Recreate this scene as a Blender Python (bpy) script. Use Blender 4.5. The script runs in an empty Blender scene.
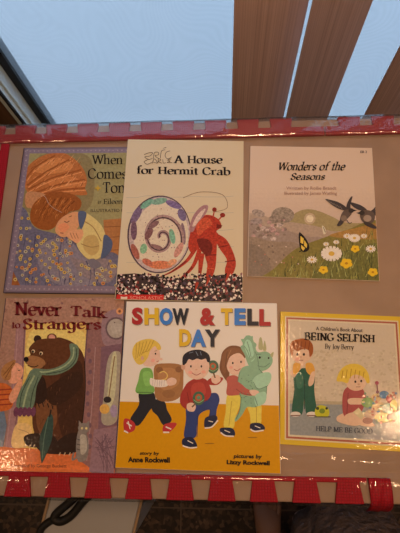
import bpy, bmesh, math, random
from mathutils import Vector, Matrix

C = bpy.context.scene.collection
S = bpy.context.scene
# ------------------------------------------------------------------ camera
F = 434.65                      # focal length in pixels of a 400 px wide frame
TILT, ROLL, YAW = 0.26871, -0.21031, math.radians(12.0)
TOP = 0.70                      # table top height
CAM = Vector((0.0, 0.0, TOP + 0.705))
ROT = Matrix.Rotation(YAW, 3, 'Z') @ Matrix.Rotation(TILT, 3, 'X') @ Matrix.Rotation(ROLL, 3, 'Z')
cd = bpy.data.cameras.new('camera')
cam = bpy.data.objects.new('camera', cd)
C.objects.link(cam)
cd.sensor_fit = 'HORIZONTAL'
cd.sensor_width = 36.0
cd.lens = 36.0 * F / 400.0
cd.clip_start = 0.01
cam.matrix_world = Matrix.Translation(CAM) @ ROT.to_4x4()
S.camera = cam
# ------------------------------------------------------------------ world, lamps, exposure
wd = bpy.data.worlds.new('overcast_sky')
S.world = wd
wd.use_nodes = True
bg = wd.node_tree.nodes['Background']
# overcast sky: brightest overhead, dimmer towards the horizon
_n = wd.node_tree
_tc = _n.nodes.new('ShaderNodeTexCoord')
_sx = _n.nodes.new('ShaderNodeSeparateXYZ')
_n.links.new(_tc.outputs['Generated'], _sx.inputs[0])
_rp = _n.nodes.new('ShaderNodeValToRGB')
_rp.color_ramp.elements[0].position = 0.1
_rp.color_ramp.elements[0].color = (0.10, 0.133, 0.167, 1)
_rp.color_ramp.elements[1].color = (0.58, 0.81, 1.06, 1)
_n.links.new(_sx.outputs['Z'], _rp.inputs[0])
_n.links.new(_rp.outputs[0], bg.inputs[0])
bg.inputs[1].default_value = 2.15
def area(name, loc, aim, size, power, col):
    d = bpy.data.lights.new(name, 'AREA')
    d.shape = 'DISK'
    d.size = size
    d.energy = power
    d.color = col
    o = bpy.data.objects.new(name, d)
    C.objects.link(o)
    o.location = loc
    o.rotation_euler = (Vector(aim) - Vector(loc)).to_track_quat('-Z', 'Y').to_euler()
    return o
WARM = (1.0, 0.59, 0.315)
area('added_overhead_light', (0.10, 0.14, 1.85), (0.10, 0.14, 0), 0.26, 6.0, WARM)  # unseen overhead source, added for warm falloff towards the near edge
area('right_lamp_light', (0.88, -0.18, 2.40), (0.88, -0.18, 0), 0.09, 5.0, WARM)
area('left_lamp_light', (-1.16, -0.43, 2.40), (-1.16, -0.43, 0), 0.10, 3.4, WARM)
S.view_settings.view_transform = 'Standard'
S.view_settings.look = 'None'
S.view_settings.gamma = 1.0
S.view_settings.use_curve_mapping = False
S.view_settings.exposure = 0.0

# ------------------------------------------------------------------ helpers
def lin(v):
    v = v / 255.0
    return v / 12.92 if v <= 0.04045 else ((v + 0.055) / 1.055) ** 2.4
def L3(r, g, b): return (lin(r), lin(g), lin(b))
def ray(px, py):
    return ROT @ Vector(((px - 200.0) / F, -(py - 266.5) / F, -1.0))
def P(px, py, z):
    d = ray(px, py)
    return CAM + d * ((z - CAM.z) / d.z)
def link(name, bm, mat, parent=None, smooth=False):
    me = bpy.data.meshes.new(name)
    bmesh.ops.recalc_face_normals(bm, faces=bm.faces)
    bm.to_mesh(me)
    bm.free()
    for m in (mat if isinstance(mat, (list, tuple)) else [mat]):
        me.materials.append(m)
    if smooth:
        for p in me.polygons: p.use_smooth = True
    o = bpy.data.objects.new(name, me)
    C.objects.link(o)
    if parent: o.parent = parent
    return o
def tag(o, label, cat, group=None):
    o['label'] = label
    o['category'] = cat
    if group: o['group'] = group
    return o
def thing(name, label, cat, loc=(0, 0, 0), rz=0.0, group=None):
    o = bpy.data.objects.new(name, None)
    C.objects.link(o)
    o.location = loc
    o.rotation_euler = (0, 0, rz)
    o.empty_display_size = 0.05
    return tag(o, label, cat, group)
def struct(o):
    o['kind'] = 'structure'
    return o
def box(bm, x0, x1, y0, y1, z0, z1, bev=0.0, seg=2):
    r = bmesh.ops.create_cube(bm, size=1.0)
    vs = r['verts']
    for v in vs:
        v.co = Vector(((x0 + x1) / 2 + v.co.x * (x1 - x0), (y0 + y1) / 2 + v.co.y * (y1 - y0), (z0 + z1) / 2 + v.co.z * (z1 - z0)))
    if bev > 0:
        es = list({e for v in vs for e in v.link_edges})
        bmesh.ops.bevel(bm, geom=es, offset=bev, segments=seg, profile=0.5, affect='EDGES')
def prism(bm, pts, z0, z1):
    a = [bm.verts.new((p[0], p[1], z0)) for p in pts]
    b = [bm.verts.new((p[0], p[1], z1)) for p in pts]
    n = len(pts)
    bm.faces.new(a[::-1])
    bm.faces.new(b)
    for i in range(n): bm.faces.new((a[i], a[(i + 1) % n], b[(i + 1) % n], b[i]))
def catmull(pts, closed, n=6):
    out = []
    m = len(pts)
    rng = range(m) if closed else range(m - 1)
    for i in rng:
        if closed:
            p0, p1, p2, p3 = (pts[(i + k - 1) % m] for k in range(4))
        else:
            p0 = pts[max(i - 1, 0)]; p1 = pts[i]; p2 = pts[i + 1]; p3 = pts[min(i + 2, m - 1)]
        for k in range(n):
            t = k / n
            out.append(tuple(0.5 * (2 * b + (c - a) * t + (2 * a - 5 * b + 4 * c - d) * t * t + (3 * b - a - 3 * c + d) * t ** 3)
                             for a, b, c, d in zip(p0, p1, p2, p3)))
    if not closed: out.append(tuple(pts[-1]))
    return out
def tube(bm, pts, r, n=8):
    pts = [Vector(p) for p in pts]
    rings = []
    for i, p in enumerate(pts):
        t = (pts[min(i + 1, len(pts) - 1)] - pts[max(i - 1, 0)]).normalized()
        a = t.cross(Vector((0, 0, 1)))
        if a.length < 1e-4: a = t.cross(Vector((0, 1, 0)))
        a.normalize()
        b = t.cross(a)
        rings.append([bm.verts.new(p + (a * math.cos(2 * math.pi * k / n) + b * math.sin(2 * math.pi * k / n)) * r) for k in range(n)])
    for r0, r1 in zip(rings, rings[1:]):
        for k in range(n): bm.faces.new((r0[k], r0[(k + 1) % n], r1[(k + 1) % n], r1[k]))
    bm.faces.new(rings[0][::-1])
    bm.faces.new(rings[-1])

# ------------------------------------------------------------------ materials
def mat(name, col, rough=0.6, noise=None, bump=None, spec=0.5, coat=0.0):
    """plain principled material; noise=(scale vec, amount), bump=(scale, strength, distance)"""
    m = bpy.data.materials.new(name)
    m.use_nodes = True
    nt = m.node_tree
    b = nt.nodes['Principled BSDF']
    b.inputs['Base Color'].default_value = (*col, 1)
    b.inputs['Roughness'].default_value = rough
    b.inputs['Specular IOR Level'].default_value = spec
    b.inputs['Coat Weight'].default_value = coat
    tc = nt.nodes.new('ShaderNodeTexCoord')
    if noise:
        mp = nt.nodes.new('ShaderNodeMapping')
        mp.inputs['Scale'].default_value = noise[0]
        nt.links.new(tc.outputs['Object'], mp.inputs[0])
        nz = nt.nodes.new('ShaderNodeTexNoise')
        nz.inputs['Scale'].default_value = 1.0
        nz.inputs['Detail'].default_value = 4.0
        nt.links.new(mp.outputs[0], nz.inputs['Vector'])
        rp = nt.nodes.new('ShaderNodeValToRGB')
        a = noise[1]
        lo = tuple(c * (1 - a) for c in col)
        hi = tuple(min(1, c * (1 + a)) for c in col)
        rp.color_ramp.elements[0].position = 0.3
        rp.color_ramp.elements[1].position = 0.7
        rp.color_ramp.elements[0].color = (*lo, 1)
        rp.color_ramp.elements[1].color = (*hi, 1)
        nt.links.new(nz.outputs['Fac'], rp.inputs[0])
        nt.links.new(rp.outputs[0], b.inputs['Base Color'])
    if bump:
        nb = nt.nodes.new('ShaderNodeTexNoise')
        nb.inputs['Scale'].default_value = bump[0]
        nb.inputs['Detail'].default_value = 3.0
        nt.links.new(tc.outputs['Object'], nb.inputs['Vector'])
        bn = nt.nodes.new('ShaderNodeBump')
        bn.inputs['Strength'].default_value = bump[1]
        bn.inputs['Distance'].default_value = bump[2]
        nt.links.new(nb.outputs['Fac'], bn.inputs['Height'])
        nt.links.new(bn.outputs[0], b.inputs['Normal'])
    return m
def print_mat(name, rough=0.45, coat=0.0, crinkle=None):
    """printed cover: ink colour from the mesh's colour attribute, mottled by noise in proportion to its alpha"""
    m = mat(name, (0.5, 0.5, 0.5), rough, spec=0.15)
    nt = m.node_tree
    b = nt.nodes['Principled BSDF']
    at = nt.nodes.new('ShaderNodeVertexColor')
    at.layer_name = 'ink'
    tc = nt.nodes.new('ShaderNodeTexCoord')
    nz = nt.nodes.new('ShaderNodeTexNoise')
    nz.inputs['Scale'].default_value = 260.0
    nz.inputs['Detail'].default_value = 4.0
    nt.links.new(tc.outputs['Object'], nz.inputs['Vector'])
    mr = nt.nodes.new('ShaderNodeMapRange')
    mr.inputs[1].default_value = 0.3; mr.inputs[2].default_value = 0.7
    mr.inputs[3].default_value = -1.0; mr.inputs[4].default_value = 1.0
    nt.links.new(nz.outputs['Fac'], mr.inputs[0])
    mu = nt.nodes.new('ShaderNodeMath'); mu.operation = 'MULTIPLY'
    nt.links.new(mr.outputs[0], mu.inputs[0]); nt.links.new(at.outputs['Alpha'], mu.inputs[1])
    ad = nt.nodes.new('ShaderNodeMath'); ad.operation = 'ADD'; ad.inputs[1].default_value = 1.0
    nt.links.new(mu.outputs[0], ad.inputs[0])
    vm = nt.nodes.new('ShaderNodeVectorMath'); vm.operation = 'SCALE'
    nt.links.new(at.outputs['Color'], vm.inputs[0]); nt.links.new(ad.outputs[0], vm.inputs['Scale'])
    nt.links.new(vm.outputs[0], b.inputs['Base Color'])
    if coat or crinkle:
        b.inputs['Coat Weight'].default_value = coat
        b.inputs['Coat Roughness'].default_value = 0.05
    if crinkle:
        nb = nt.nodes.new('ShaderNodeTexNoise')
        nb.inputs['Scale'].default_value = crinkle[0]
        nb.inputs['Detail'].default_value = 2.5
        nb.inputs['Distortion'].default_value = 0.6
        nt.links.new(tc.outputs['Object'], nb.inputs['Vector'])
        bn = nt.nodes.new('ShaderNodeBump')
        bn.inputs['Strength'].default_value = crinkle[1]
        bn.inputs['Distance'].default_value = crinkle[2]
        nt.links.new(nb.outputs['Fac'], bn.inputs['Height'])
        nt.links.new(bn.outputs[0], b.inputs['Coat Normal'])
    return m
def film_mat(name, base=0.05, rough=0.08, bump=(60, 0.6, 0.004), haze=0.0):
    m = bpy.data.materials.new(name)
    m.use_nodes = True
    nt = m.node_tree
    nt.nodes.clear()
    out = nt.nodes.new('ShaderNodeOutputMaterial')
    tr = nt.nodes.new('ShaderNodeBsdfTransparent')
    tr.inputs[0].default_value = (0.97, 0.97, 0.98, 1)
    gl = nt.nodes.new('ShaderNodeBsdfGlossy')
    gl.inputs['Roughness'].default_value = rough
    fr = nt.nodes.new('ShaderNodeFresnel')
    ge = nt.nodes.new('ShaderNodeNewGeometry')      # the same thin-sheet reflectance from either side
    ir = nt.nodes.new('ShaderNodeMapRange'); ir.inputs[3].default_value = 1.5; ir.inputs[4].default_value = 1 / 1.5
    nt.links.new(ge.outputs['Backfacing'], ir.inputs[0]); nt.links.new(ir.outputs[0], fr.inputs['IOR'])
    tc = nt.nodes.new('ShaderNodeTexCoord')
    nb = nt.nodes.new('ShaderNodeTexNoise')
    nb.inputs['Scale'].default_value = bump[0]
    nb.inputs['Detail'].default_value = 2.0
    nb.inputs['Distortion'].default_value = 1.0
    bn = nt.nodes.new('ShaderNodeBump')
    bn.inputs['Strength'].default_value = bump[1]
    bn.inputs['Distance'].default_value = bump[2]
    nt.links.new(tc.outputs['Object'], nb.inputs['Vector'])
    nt.links.new(nb.outputs['Fac'], bn.inputs['Height'])
    nt.links.new(bn.outputs[0], gl.inputs['Normal'])
    nt.links.new(bn.outputs[0], fr.inputs['Normal'])
    ad = nt.nodes.new('ShaderNodeMath'); ad.operation = 'ADD'; ad.inputs[1].default_value = base
    nt.links.new(fr.outputs[0], ad.inputs[0])
    mx = nt.nodes.new('ShaderNodeMixShader')
    nt.links.new(ad.outputs[0], mx.inputs[0])
    nt.links.new(tr.outputs[0], mx.inputs[1])
    nt.links.new(gl.outputs[0], mx.inputs[2])
    last = mx
    if haze:
        df = nt.nodes.new('ShaderNodeBsdfDiffuse')
        df.inputs[0].default_value = (0.8, 0.8, 0.82, 1)
        m2 = nt.nodes.new('ShaderNodeMixShader')
        m2.inputs[0].default_value = haze
        nt.links.new(mx.outputs[0], m2.inputs[1]); nt.links.new(df.outputs[0], m2.inputs[2])
        last = m2
    nt.links.new(last.outputs[0], out.inputs[0])
    return m

M_wall = mat('painted_wall', (0.62, 0.55, 0.47), 0.9)
M_ceiling = mat('painted_ceiling', (0.7, 0.66, 0.6), 0.9)
M_tan = mat('tan_table_surface', (0.37, 0.262, 0.188), 0.55, noise=((14, 14, 14), 0.10))
M_dark = mat('dark_metal', (0.03, 0.03, 0.03), 0.5)
M_alu = mat('white_aluminium', (0.72, 0.86, 0.88), 0.35)
M_gasket = mat('black_gasket', (0.01, 0.01, 0.012), 0.6)
M_page = mat('page_edges', (0.62, 0.54, 0.42), 0.8, noise=((4, 4, 900), 0.15))
M_black = mat('black_webbing', (0.008, 0.008, 0.009), 0.6)
M_stool = mat('pale_plastic', (0.42, 0.44, 0.48), 0.5)
M_beige = mat('beige_cord', (0.4, 0.28, 0.18), 0.6)

def blind_mat():
    m = mat('wood_grain_blind', (0.235, 0.125, 0.088), 0.5)
    nt = m.node_tree
    b = nt.nodes['Principled BSDF']
    tc = nt.nodes.new('ShaderNodeTexCoord')
    acc = None
    for sc, det in (((260, 40, 0.9), 3.0), ((900, 90, 3.0), 2.0)):
        mp = nt.nodes.new('ShaderNodeMapping'); mp.inputs['Scale'].default_value = sc
        nz = nt.nodes.new('ShaderNodeTexNoise'); nz.inputs['Scale'].default_value = 1.0; nz.inputs['Detail'].default_value = det
        nt.links.new(tc.outputs['Object'], mp.inputs[0]); nt.links.new(mp.outputs[0], nz.inputs['Vector'])
        if acc is None: acc = nz
        else:
            a = nt.nodes.new('ShaderNodeMath'); a.operation = 'ADD'
            nt.links.new(acc.outputs['Fac'], a.inputs[0]); nt.links.new(nz.outputs['Fac'], a.inputs[1]); acc = a
    mr = nt.nodes.new('ShaderNodeMapRange'); mr.inputs[1].default_value = 0.6; mr.inputs[2].default_value = 1.4
    nt.links.new(acc.outputs[0], mr.inputs[0])
    rp = nt.nodes.new('ShaderNodeValToRGB')
    rp.color_ramp.elements[0].color = (0.50, 0.34, 0.31, 1); rp.color_ramp.elements[1].color = (0.80, 0.60, 0.55, 1)
    nt.links.new(mr.outputs[0], rp.inputs[0]); nt.links.new(rp.outputs[0], b.inputs['Base Color'])
    return m
M_blind = blind_mat()
M_blind_edge = mat('pale_blind_edge', (0.62, 0.6, 0.58), 0.5)

def floor_mat():
    m = mat('speckled_terrazzo', (0.05, 0.035, 0.03), 0.35)
    nt = m.node_tree
    b = nt.nodes['Principled BSDF']
    tc = nt.nodes.new('ShaderNodeTexCoord')
    vo = nt.nodes.new('ShaderNodeTexVoronoi'); vo.inputs['Scale'].default_value = 95.0
    nt.links.new(tc.outputs['Object'], vo.inputs['Vector'])
    rp = nt.nodes.new('ShaderNodeValToRGB')
    e = rp.color_ramp.elements
    e[0].position = 0.0; e[0].color = (0.012, 0.009, 0.008, 1)
    e[1].position = 1.0; e[1].color = (0.11, 0.067, 0.043, 1)
    k = e.new(0.5); k.color = (0.03, 0.018, 0.013, 1)
    sp = nt.nodes.new('ShaderNodeSeparateColor')
    nt.links.new(vo.outputs['Color'], sp.inputs[0])
    nt.links.new(sp.outputs[0], rp.inputs[0])
    br = nt.nodes.new('ShaderNodeTexBrick')
    br.offset = 0.0
    br.inputs['Scale'].default_value = 1.0
    br.inputs['Mortar Size'].default_value = 0.0022
    br.inputs['Brick Width'].default_value = 0.40
    br.inputs['Row Height'].default_value = 0.40
    mp = nt.nodes.new('ShaderNodeMapping')
    g = P(181, 508, 0)
    mp.inputs['Location'].default_value = (0.4 - (g.x % 0.4), 0.4 - (g.y % 0.4), 0)
    nt.links.new(tc.outputs['Object'], mp.inputs[0]); nt.links.new(mp.outputs[0], br.inputs['Vector'])
    mx = nt.nodes.new('ShaderNodeMix'); mx.data_type = 'RGBA'
    mx.inputs[7].default_value = (0.11, 0.075, 0.055, 1)
    nt.links.new(br.outputs['Fac'], mx.inputs[0]); nt.links.new(rp.outputs[0], mx.inputs[6])
    nt.links.new(mx.outputs[2], b.inputs['Base Color'])
    return m
def foam_mat():
    m = mat('red_foam', (0.43, 0.022, 0.03), 0.6, spec=0.2)
    nt = m.node_tree
    b = nt.nodes['Principled BSDF']
    tc = nt.nodes.new('ShaderNodeTexCoord')
    hs = []
    for ax in (0, 1):
        w = nt.nodes.new('ShaderNodeTexWave'); w.bands_direction = 'XY'[ax]; w.inputs['Scale'].default_value = 78.0
        nt.links.new(tc.outputs['Object'], w.inputs['Vector']); hs.append(w)
    mn = nt.nodes.new('ShaderNodeMath'); mn.operation = 'MINIMUM'
    nt.links.new(hs[0].outputs['Fac'], mn.inputs[0]); nt.links.new(hs[1].outputs['Fac'], mn.inputs[1])
    bn = nt.nodes.new('ShaderNodeBump'); bn.inputs['Strength'].default_value = 0.5; bn.inputs['Distance'].default_value = 0.0006
    nt.links.new(mn.outputs[0], bn.inputs['Height']); nt.links.new(bn.outputs[0], b.inputs['Normal'])
    mr = nt.nodes.new('ShaderNodeMapRange'); mr.inputs[2].default_value = 0.25; mr.inputs[3].default_value = 0.62; mr.inputs[4].default_value = 1.0
    nt.links.new(mn.outputs[0], mr.inputs[0])
    vm = nt.nodes.new('ShaderNodeVectorMath'); vm.operation = 'SCALE'; vm.inputs[0].default_value = (0.43, 0.014, 0.03)
    nt.links.new(mr.outputs[0], vm.inputs['Scale']); nt.links.new(vm.outputs[0], b.inputs['Base Color'])
    return m
def screen_mat():
    """insect screen: half open mesh, with the faint interference rings two fine meshes make"""
    m = bpy.data.materials.new('insect_mesh')
    m.use_nodes = True
    nt = m.node_tree
    nt.nodes.clear()
    out = nt.nodes.new('ShaderNodeOutputMaterial')
    tr = nt.nodes.new('ShaderNodeBsdfTransparent')
    tl = nt.nodes.new('ShaderNodeBsdfTranslucent'); tl.inputs[0].default_value = (0.5, 0.52, 0.55, 1)
    tc = nt.nodes.new('ShaderNodeTexCoord')
    nz = nt.nodes.new('ShaderNodeTexNoise'); nz.inputs['Scale'].default_value = 3.5; nz.inputs['Detail'].default_value = 1.0
    nt.links.new(tc.outputs['Object'], nz.inputs['Vector'])
    mu = nt.nodes.new('ShaderNodeMath'); mu.operation = 'MULTIPLY'; mu.inputs[1].default_value = 420.0
    nt.links.new(nz.outputs['Fac'], mu.inputs[0])
    sn = nt.nodes.new('ShaderNodeMath'); sn.operation = 'SINE'
    nt.links.new(mu.outputs[0], sn.inputs[0])
    mr = nt.nodes.new('ShaderNodeMapRange')
    mr.inputs[1].default_value = -1; mr.inputs[2].default_value = 1; mr.inputs[3].default_value = 0.437; mr.inputs[4].default_value = 0.463
    nt.links.new(sn.outputs[0], mr.inputs[0])
    mx = nt.nodes.new('ShaderNodeMixShader')
    nt.links.new(mr.outputs[0], mx.inputs[0]); nt.links.new(tr.outputs[0], mx.inputs[1]); nt.links.new(tl.outputs[0], mx.inputs[2])
    nt.links.new(mx.outputs[0], out.inputs[0])
    return m
M_floor = floor_mat()
M_foam = foam_mat()
M_screen = screen_mat()
M_film = film_mat('clear_film', 0.0, 0.08, (45, 0.30, 0.004))
M_film_far = film_mat('clear_film_added_haze', 0.09, 0.12, (40, 0.32, 0.004), haze=0.035)  # added haze and reflectance stand in for the window mirrored in the film
M_glass = film_mat('window_glass', 0.0, 0.0, (2, 0.0, 0.0))
M_print = print_mat('printed_cover', 0.42)
M_lam = print_mat('laminated_cover', 0.5, 0.5, (230, 1.0, 0.00022))
M_gloss = print_mat('glossy_crinkled_cover', 0.5, 0.8, (230, 1.0, 0.00026))

# ------------------------------------------------------------------ room
WY = 0.74                      # inner face of the window wall
XL, XR, YB, ZC = -2.6, 2.6, -3.0, 2.5
def slab(name, m, x0, x1, y0, y1, z0, z1):
    bm = bmesh.new(); box(bm, x0, x1, y0, y1, z0, z1)
    return struct(link(name, bm, m))
slab('floor', M_floor, XL - 0.1, XR + 0.1, YB - 0.1, WY + 0.12, -0.1, 0.0)
slab('ceiling', M_ceiling, XL - 0.1, XR + 0.1, YB - 0.1, WY + 0.12, ZC, ZC + 0.1)
slab('wall_left', M_wall, XL - 0.1, XL, YB, WY, 0, ZC)
slab('wall_right', M_wall, XR, XR + 0.1, YB, WY, 0, ZC)
slab('wall_back', M_wall, XL, XR, YB - 0.1, YB, 0, ZC)
def atY(px, py, y):
    d = ray(px, py)
    return CAM + d * ((y - CAM.y) / d.y)
fx = atY(50, 125, WY - 0.01).x            # window frame's inner edge
fx0 = atY(27, 125, WY - 0.01).x
WX1 = 1.7
bm = bmesh.new()
box(bm, XL, fx0 - 0.075, WY, WY + 0.12, 0, ZC)
box(bm, WX1 + 0.06, XR, WY, WY + 0.12, 0, ZC)
box(bm, fx0 - 0.075, WX1 + 0.06, WY, WY + 0.12, 1.96, ZC)
struct(link('wall_front', bm, M_wall))
xg = atY(46, 125, WY).x                    # side face of the jamb, seen edge on past the glass
_d = ray(26, 125); yn = xg / _d.x * _d.y   # its edge nearest the room
xl = atY(19, 125, yn).x
bm = bmesh.new(); box(bm, xl - 0.16, xl, yn + 0.004, WY - 0.001, 0, 1.98, 0.003)
struct(link('trim_1', bm, mat('brown_wood_trim', (0.15, 0.085, 0.05), 0.5, noise=((60, 60, 2), 0.3))))
win = bpy.data.objects.new('window_1', None); C.objects.link(win); struct(win)
bm = bmesh.new()
box(bm, xl, xg, yn, WY + 0.02, 0.0, 1.96, 0.002)
box(bm, xg, xg + 0.006, yn + 0.018, yn + 0.026, 0.0, 1.96, 0.001)
box(bm, WX1, WX1 + 0.06, WY - 0.03, WY + 0.04, 0.02, 1.96, 0.004)
box(bm, xg, WX1, WY - 0.03, WY + 0.04, 1.90, 1.96, 0.004)
box(bm, xg, WX1, WY - 0.03, WY + 0.04, 0.0, 0.24, 0.004)  # unseen bottom section, made tall to hold daylight off the floor
link('window_frame', bm, M_alu, win)
bm = bmesh.new()
box(bm, xg, fx + 0.002, WY - 0.014, WY + 0.02, 0.24, 1.90)
link('gasket', bm, M_gasket, win)
bm = bmesh.new()
box(bm, xg - 0.007, xg - 0.003, yn - 0.001, yn + 0.004, 0.0, 1.96)
box(bm, xg - 0.0015, xg + 0.0005, yn - 0.001, yn + 0.004, 0.0, 1.96)
link('gasket', bm, M_gasket, win)
bm = bmesh.new(); box(bm, fx - 0.01, WX1, WY + 0.026, WY + 0.030, 0.24, 1.90)
link('window_pane', bm, M_glass, win)
bm = bmesh.new()
v = [bm.verts.new(p) for p in ((fx, WY - 0.005, 0.24), (WX1, WY - 0.005, 0.24), (WX1, WY - 0.005, 1.90), (fx, WY - 0.005, 1.90))]
bm.faces.new(v)
link('insect_screen', bm, M_screen, win)
# pale ground outside
slab('ground', mat('snowy_ground', (0.80, 0.82, 0.85), 0.9), -9, 9, WY + 0.14, 14, -0.32, -0.22)

# vertical blinds: slats hang from a rail near the ceiling
blind = thing('vertical_blind', 'reddish brown wood grain vertical blind hanging at the window behind the table', 'blind', (0, WY - 0.06, 0))
def slat(xc, w, ang, dy, k):
    bm = bmesh.new()
    n = 8
    lo, hi = 0.03, 1.98
    prof = []
    for i in range(n + 1):
        u = (i / n - 0.5) * w
        prof.append((u, 0.004 * (1 - (2 * i / n - 1) ** 2)))
    pts = prof + [(u, v - 0.0012) for u, v in prof[::-1]]
    prism(bm, pts, lo, hi)
    o = link('slat', bm, [M_blind, M_blind_edge], blind)
    for p in o.data.polygons:
        if abs(p.normal.x) > 0.9 and p.center.x < 0: p.material_index = 1
    o.location = (xc, dy, 0); o.rotation_euler = (0, 0, ang)
YS = WY - 0.06
def slat_px(pa, pb, da, db, k):
    a = atY(pa[0], pa[1], YS + da); b = atY(pb[0], pb[1], YS + db)
    slat((a.x + b.x) / 2, math.hypot(b.x - a.x, db - da), math.atan2(db - da, b.x - a.x), (da + db) / 2, k)
slat_px((231.7, 100), (287, 100), -0.012, 0.012, 0)
slat_px((289.7, 100), (333, 103), -0.03, 0.03, 1)
slat_px((369, 105), (416, 100), -0.012, 0.02, 2)
bx = atY(416, 100, YS).x
for k in range(11): slat(bx + 0.085 + k * 0.105, 0.112, 0.3, 0.0, 3 + k)
bm = bmesh.new(); box(bm, xg + 0.01, WX1 + 0.05, -0.025, 0.025, 1.98, 2.02, 0.004)
link('head_rail', bm, M_alu, blind)

# ------------------------------------------------------------------ table
TX0, TX1, TY0, TY1 = -0.47, 0.40, -0.166, 0.465
table = thing('table', 'low tan table edged with red foam and wrapped in clear film', 'table', ((TX0 + TX1) / 2, (TY0 + TY1) / 2, 0))
tb = table.location
bm = bmesh.new(); box(bm, TX0 - tb.x, TX1 - tb.x, TY0 - tb.y, TY1 - tb.y, TOP - 0.028, TOP, 0.002)
link('tabletop', bm, M_tan, table)
bm = bmesh.new()
for a in (box,):
    box(bm, TX0 + 0.03 - tb.x, TX1 - 0.03 - tb.x, TY0 + 0.08 - tb.y, TY1 - 0.03 - tb.y, TOP - 0.075, TOP - 0.028)
link('apron', bm, M_dark, table)
for sx in (TX0 + 0.06, TX1 - 0.06):
    for sy in (TY0 + 0.12, TY1 - 0.06):
        bm = bmesh.new(); box(bm, sx - 0.018 - tb.x, sx + 0.018 - tb.x, sy - 0.018 - tb.y, sy + 0.018 - tb.y, 0, TOP - 0.075, 0.003)
        link('leg', bm, M_dark, table)
def strip(label, inner, root, tip, x0, x1, phase, axis='x', period=0.0600, duty=0.60, flare=0.10, skip=None):
    """foam border strip: solid band plus outward dovetail teeth, as one outline"""
    pts = [(x0, inner), (x1, inner), (x1, root)]
    k0 = math.floor((x0 - phase) / period); k1 = math.ceil((x1 - phase) / period)
    for k in range(k1, k0 - 1, -1):
        a = phase + k * period; b = a + duty * period
        if a < x0 + 0.002 or b > x1 - 0.002: continue
        if skip and skip(a): continue
        fl = flare * period * 0.5
        pts += [(b - fl * 0.5, root), (b + fl, tip), (a - fl, tip), (a + fl * 0.5, root)]
    pts.append((x0, root))
    if axis == 'y': pts = [(q, p) for p, q in pts]
    bm = bmesh.new()
    prism(bm, pts, 0, 0.006)
    o = link('foam_edge_strip', bm, M_foam)
    bv = o.modifiers.new('soft', 'BEVEL'); bv.width = 0.0012; bv.segments = 2; bv.limit_method = 'ANGLE'
    o.location = (0, 0, TOP)
    tag(o, label, 'foam strip', 'foam strips around the table edge')
    return o
seam = P(324, 130, TOP).x
strip('red foam strip with square teeth along the window edge, behind the books', 0.430, 0.4475, 0.4655, -0.470, seam - 0.0008, -0.388, period=0.0593, duty=0.63, flare=0.05)
strip('short red foam piece at the far right corner, right of the seam', 0.430, 0.4475, 0.4655, seam + 0.0008, 0.398, 0.208, period=0.0593, duty=0.63, flare=0.05)
strip('red foam strip with wide teeth along the near table edge', -0.131, -0.1375, -0.1655, -0.450, 0.2035, -0.268, period=0.0611, duty=0.57)
strip('red foam strip running down the left table edge', -0.397, -0.412, -0.430, -0.128, 0.4285, -0.10, axis='y')
# curled end piece at the near right corner
bm = bmesh.new()
cols = 14; rows = 8
gv = []
for j in range(rows + 1):
    r = []
    for i in range(cols + 1):
        x = 0.2055 + 0.031 * i / cols; y = -0.131 - 0.052 * j / rows
        if i / cols > 0.45 + 0.0 * j: pass
        d = max(0, -0.158 - y)
        z = 0.006 - 6.0 * d * d * 10 + 0.0015 * math.sin(i * 0.9 + j)
        r.append((x + 0.004 * (j / rows), y, z))
    gv.append(r)
top = [[bm.verts.new(p) for p in r] for r in gv]
bot = [[bm.verts.new((p[0], p[1], p[2] - 0.006)) for p in r] for r in gv]
for j in range(rows):
    for i in range(cols):
        bm.faces.new((top[j][i], top[j][i + 1], top[j + 1][i + 1], top[j + 1][i]))
        bm.faces.new((bot[j][i], bot[j + 1][i], bot[j + 1][i + 1], bot[j][i + 1]))
for j in range(rows):
    bm.faces.new((top[j][0], top[j + 1][0], bot[j + 1][0], bot[j][0])); bm.faces.new((top[j][-1], bot[j][-1], bot[j + 1][-1], top[j + 1][-1]))
for i in range(cols):
    bm.faces.new((top[0][i], bot[0][i], bot[0][i + 1], top[0][i + 1])); bm.faces.new((top[-1][i], top[-1][i + 1], bot[-1][i + 1], bot[-1][i]))
o = link('foam_edge_strip', bm, M_foam, None, True)
o.location = (0, 0, TOP + 0.0015)
tag(o, 'curled red foam end piece drooping over the near right table corner', 'foam strip', 'foam strips around the table edge')
# clear film pulled over the edges
rnd = random.Random(5)
def film(label, x0, x1, prof, nx, amp, seed, mt=None):
    """prof: list of (y, z) across the edge"""
    r = random.Random(seed)
    ph = [(r.uniform(20, 90), r.uniform(0, 6), r.uniform(-60, 60)) for _ in range(7)]
    bm = bmesh.new()
    g = []
    for i in range(nx + 1):
        x = x0 + (x1 - x0) * i / nx
        row = []
        for j, (y, z, a) in enumerate(prof):
            w = sum(math.sin(f * x + p + s * y) for f, p, s in ph) / 7
            row.append(bm.verts.new((x, y + (0.3 * amp * a * w), z + amp * a * (0.5 + 0.5 * w))))
        g.append(row)
    for a, b in zip(g, g[1:]):
        for j in range(len(prof) - 1): bm.faces.new((a[j], a[j + 1], b[j + 1], b[j]))
    o = link('plastic_film', bm, mt or M_film, None, True)
    return tag(o, label, 'film', 'clear film over the table edges')
T6 = TOP + 0.0072
film('clear wrinkled film over the red foam by the window', TX0, TX1,
     [(0.4250, TOP + 0.0012, .3), (0.4285, T6, .4), (0.436, T6, 1), (0.446, T6, 1), (0.456, T6, 1), (0.4665, T6, .4), (0.468, TOP - 0.004, .4), (0.4685, TOP - 0.02, .4)], 260, 0.004, 2, M_film_far)
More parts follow.
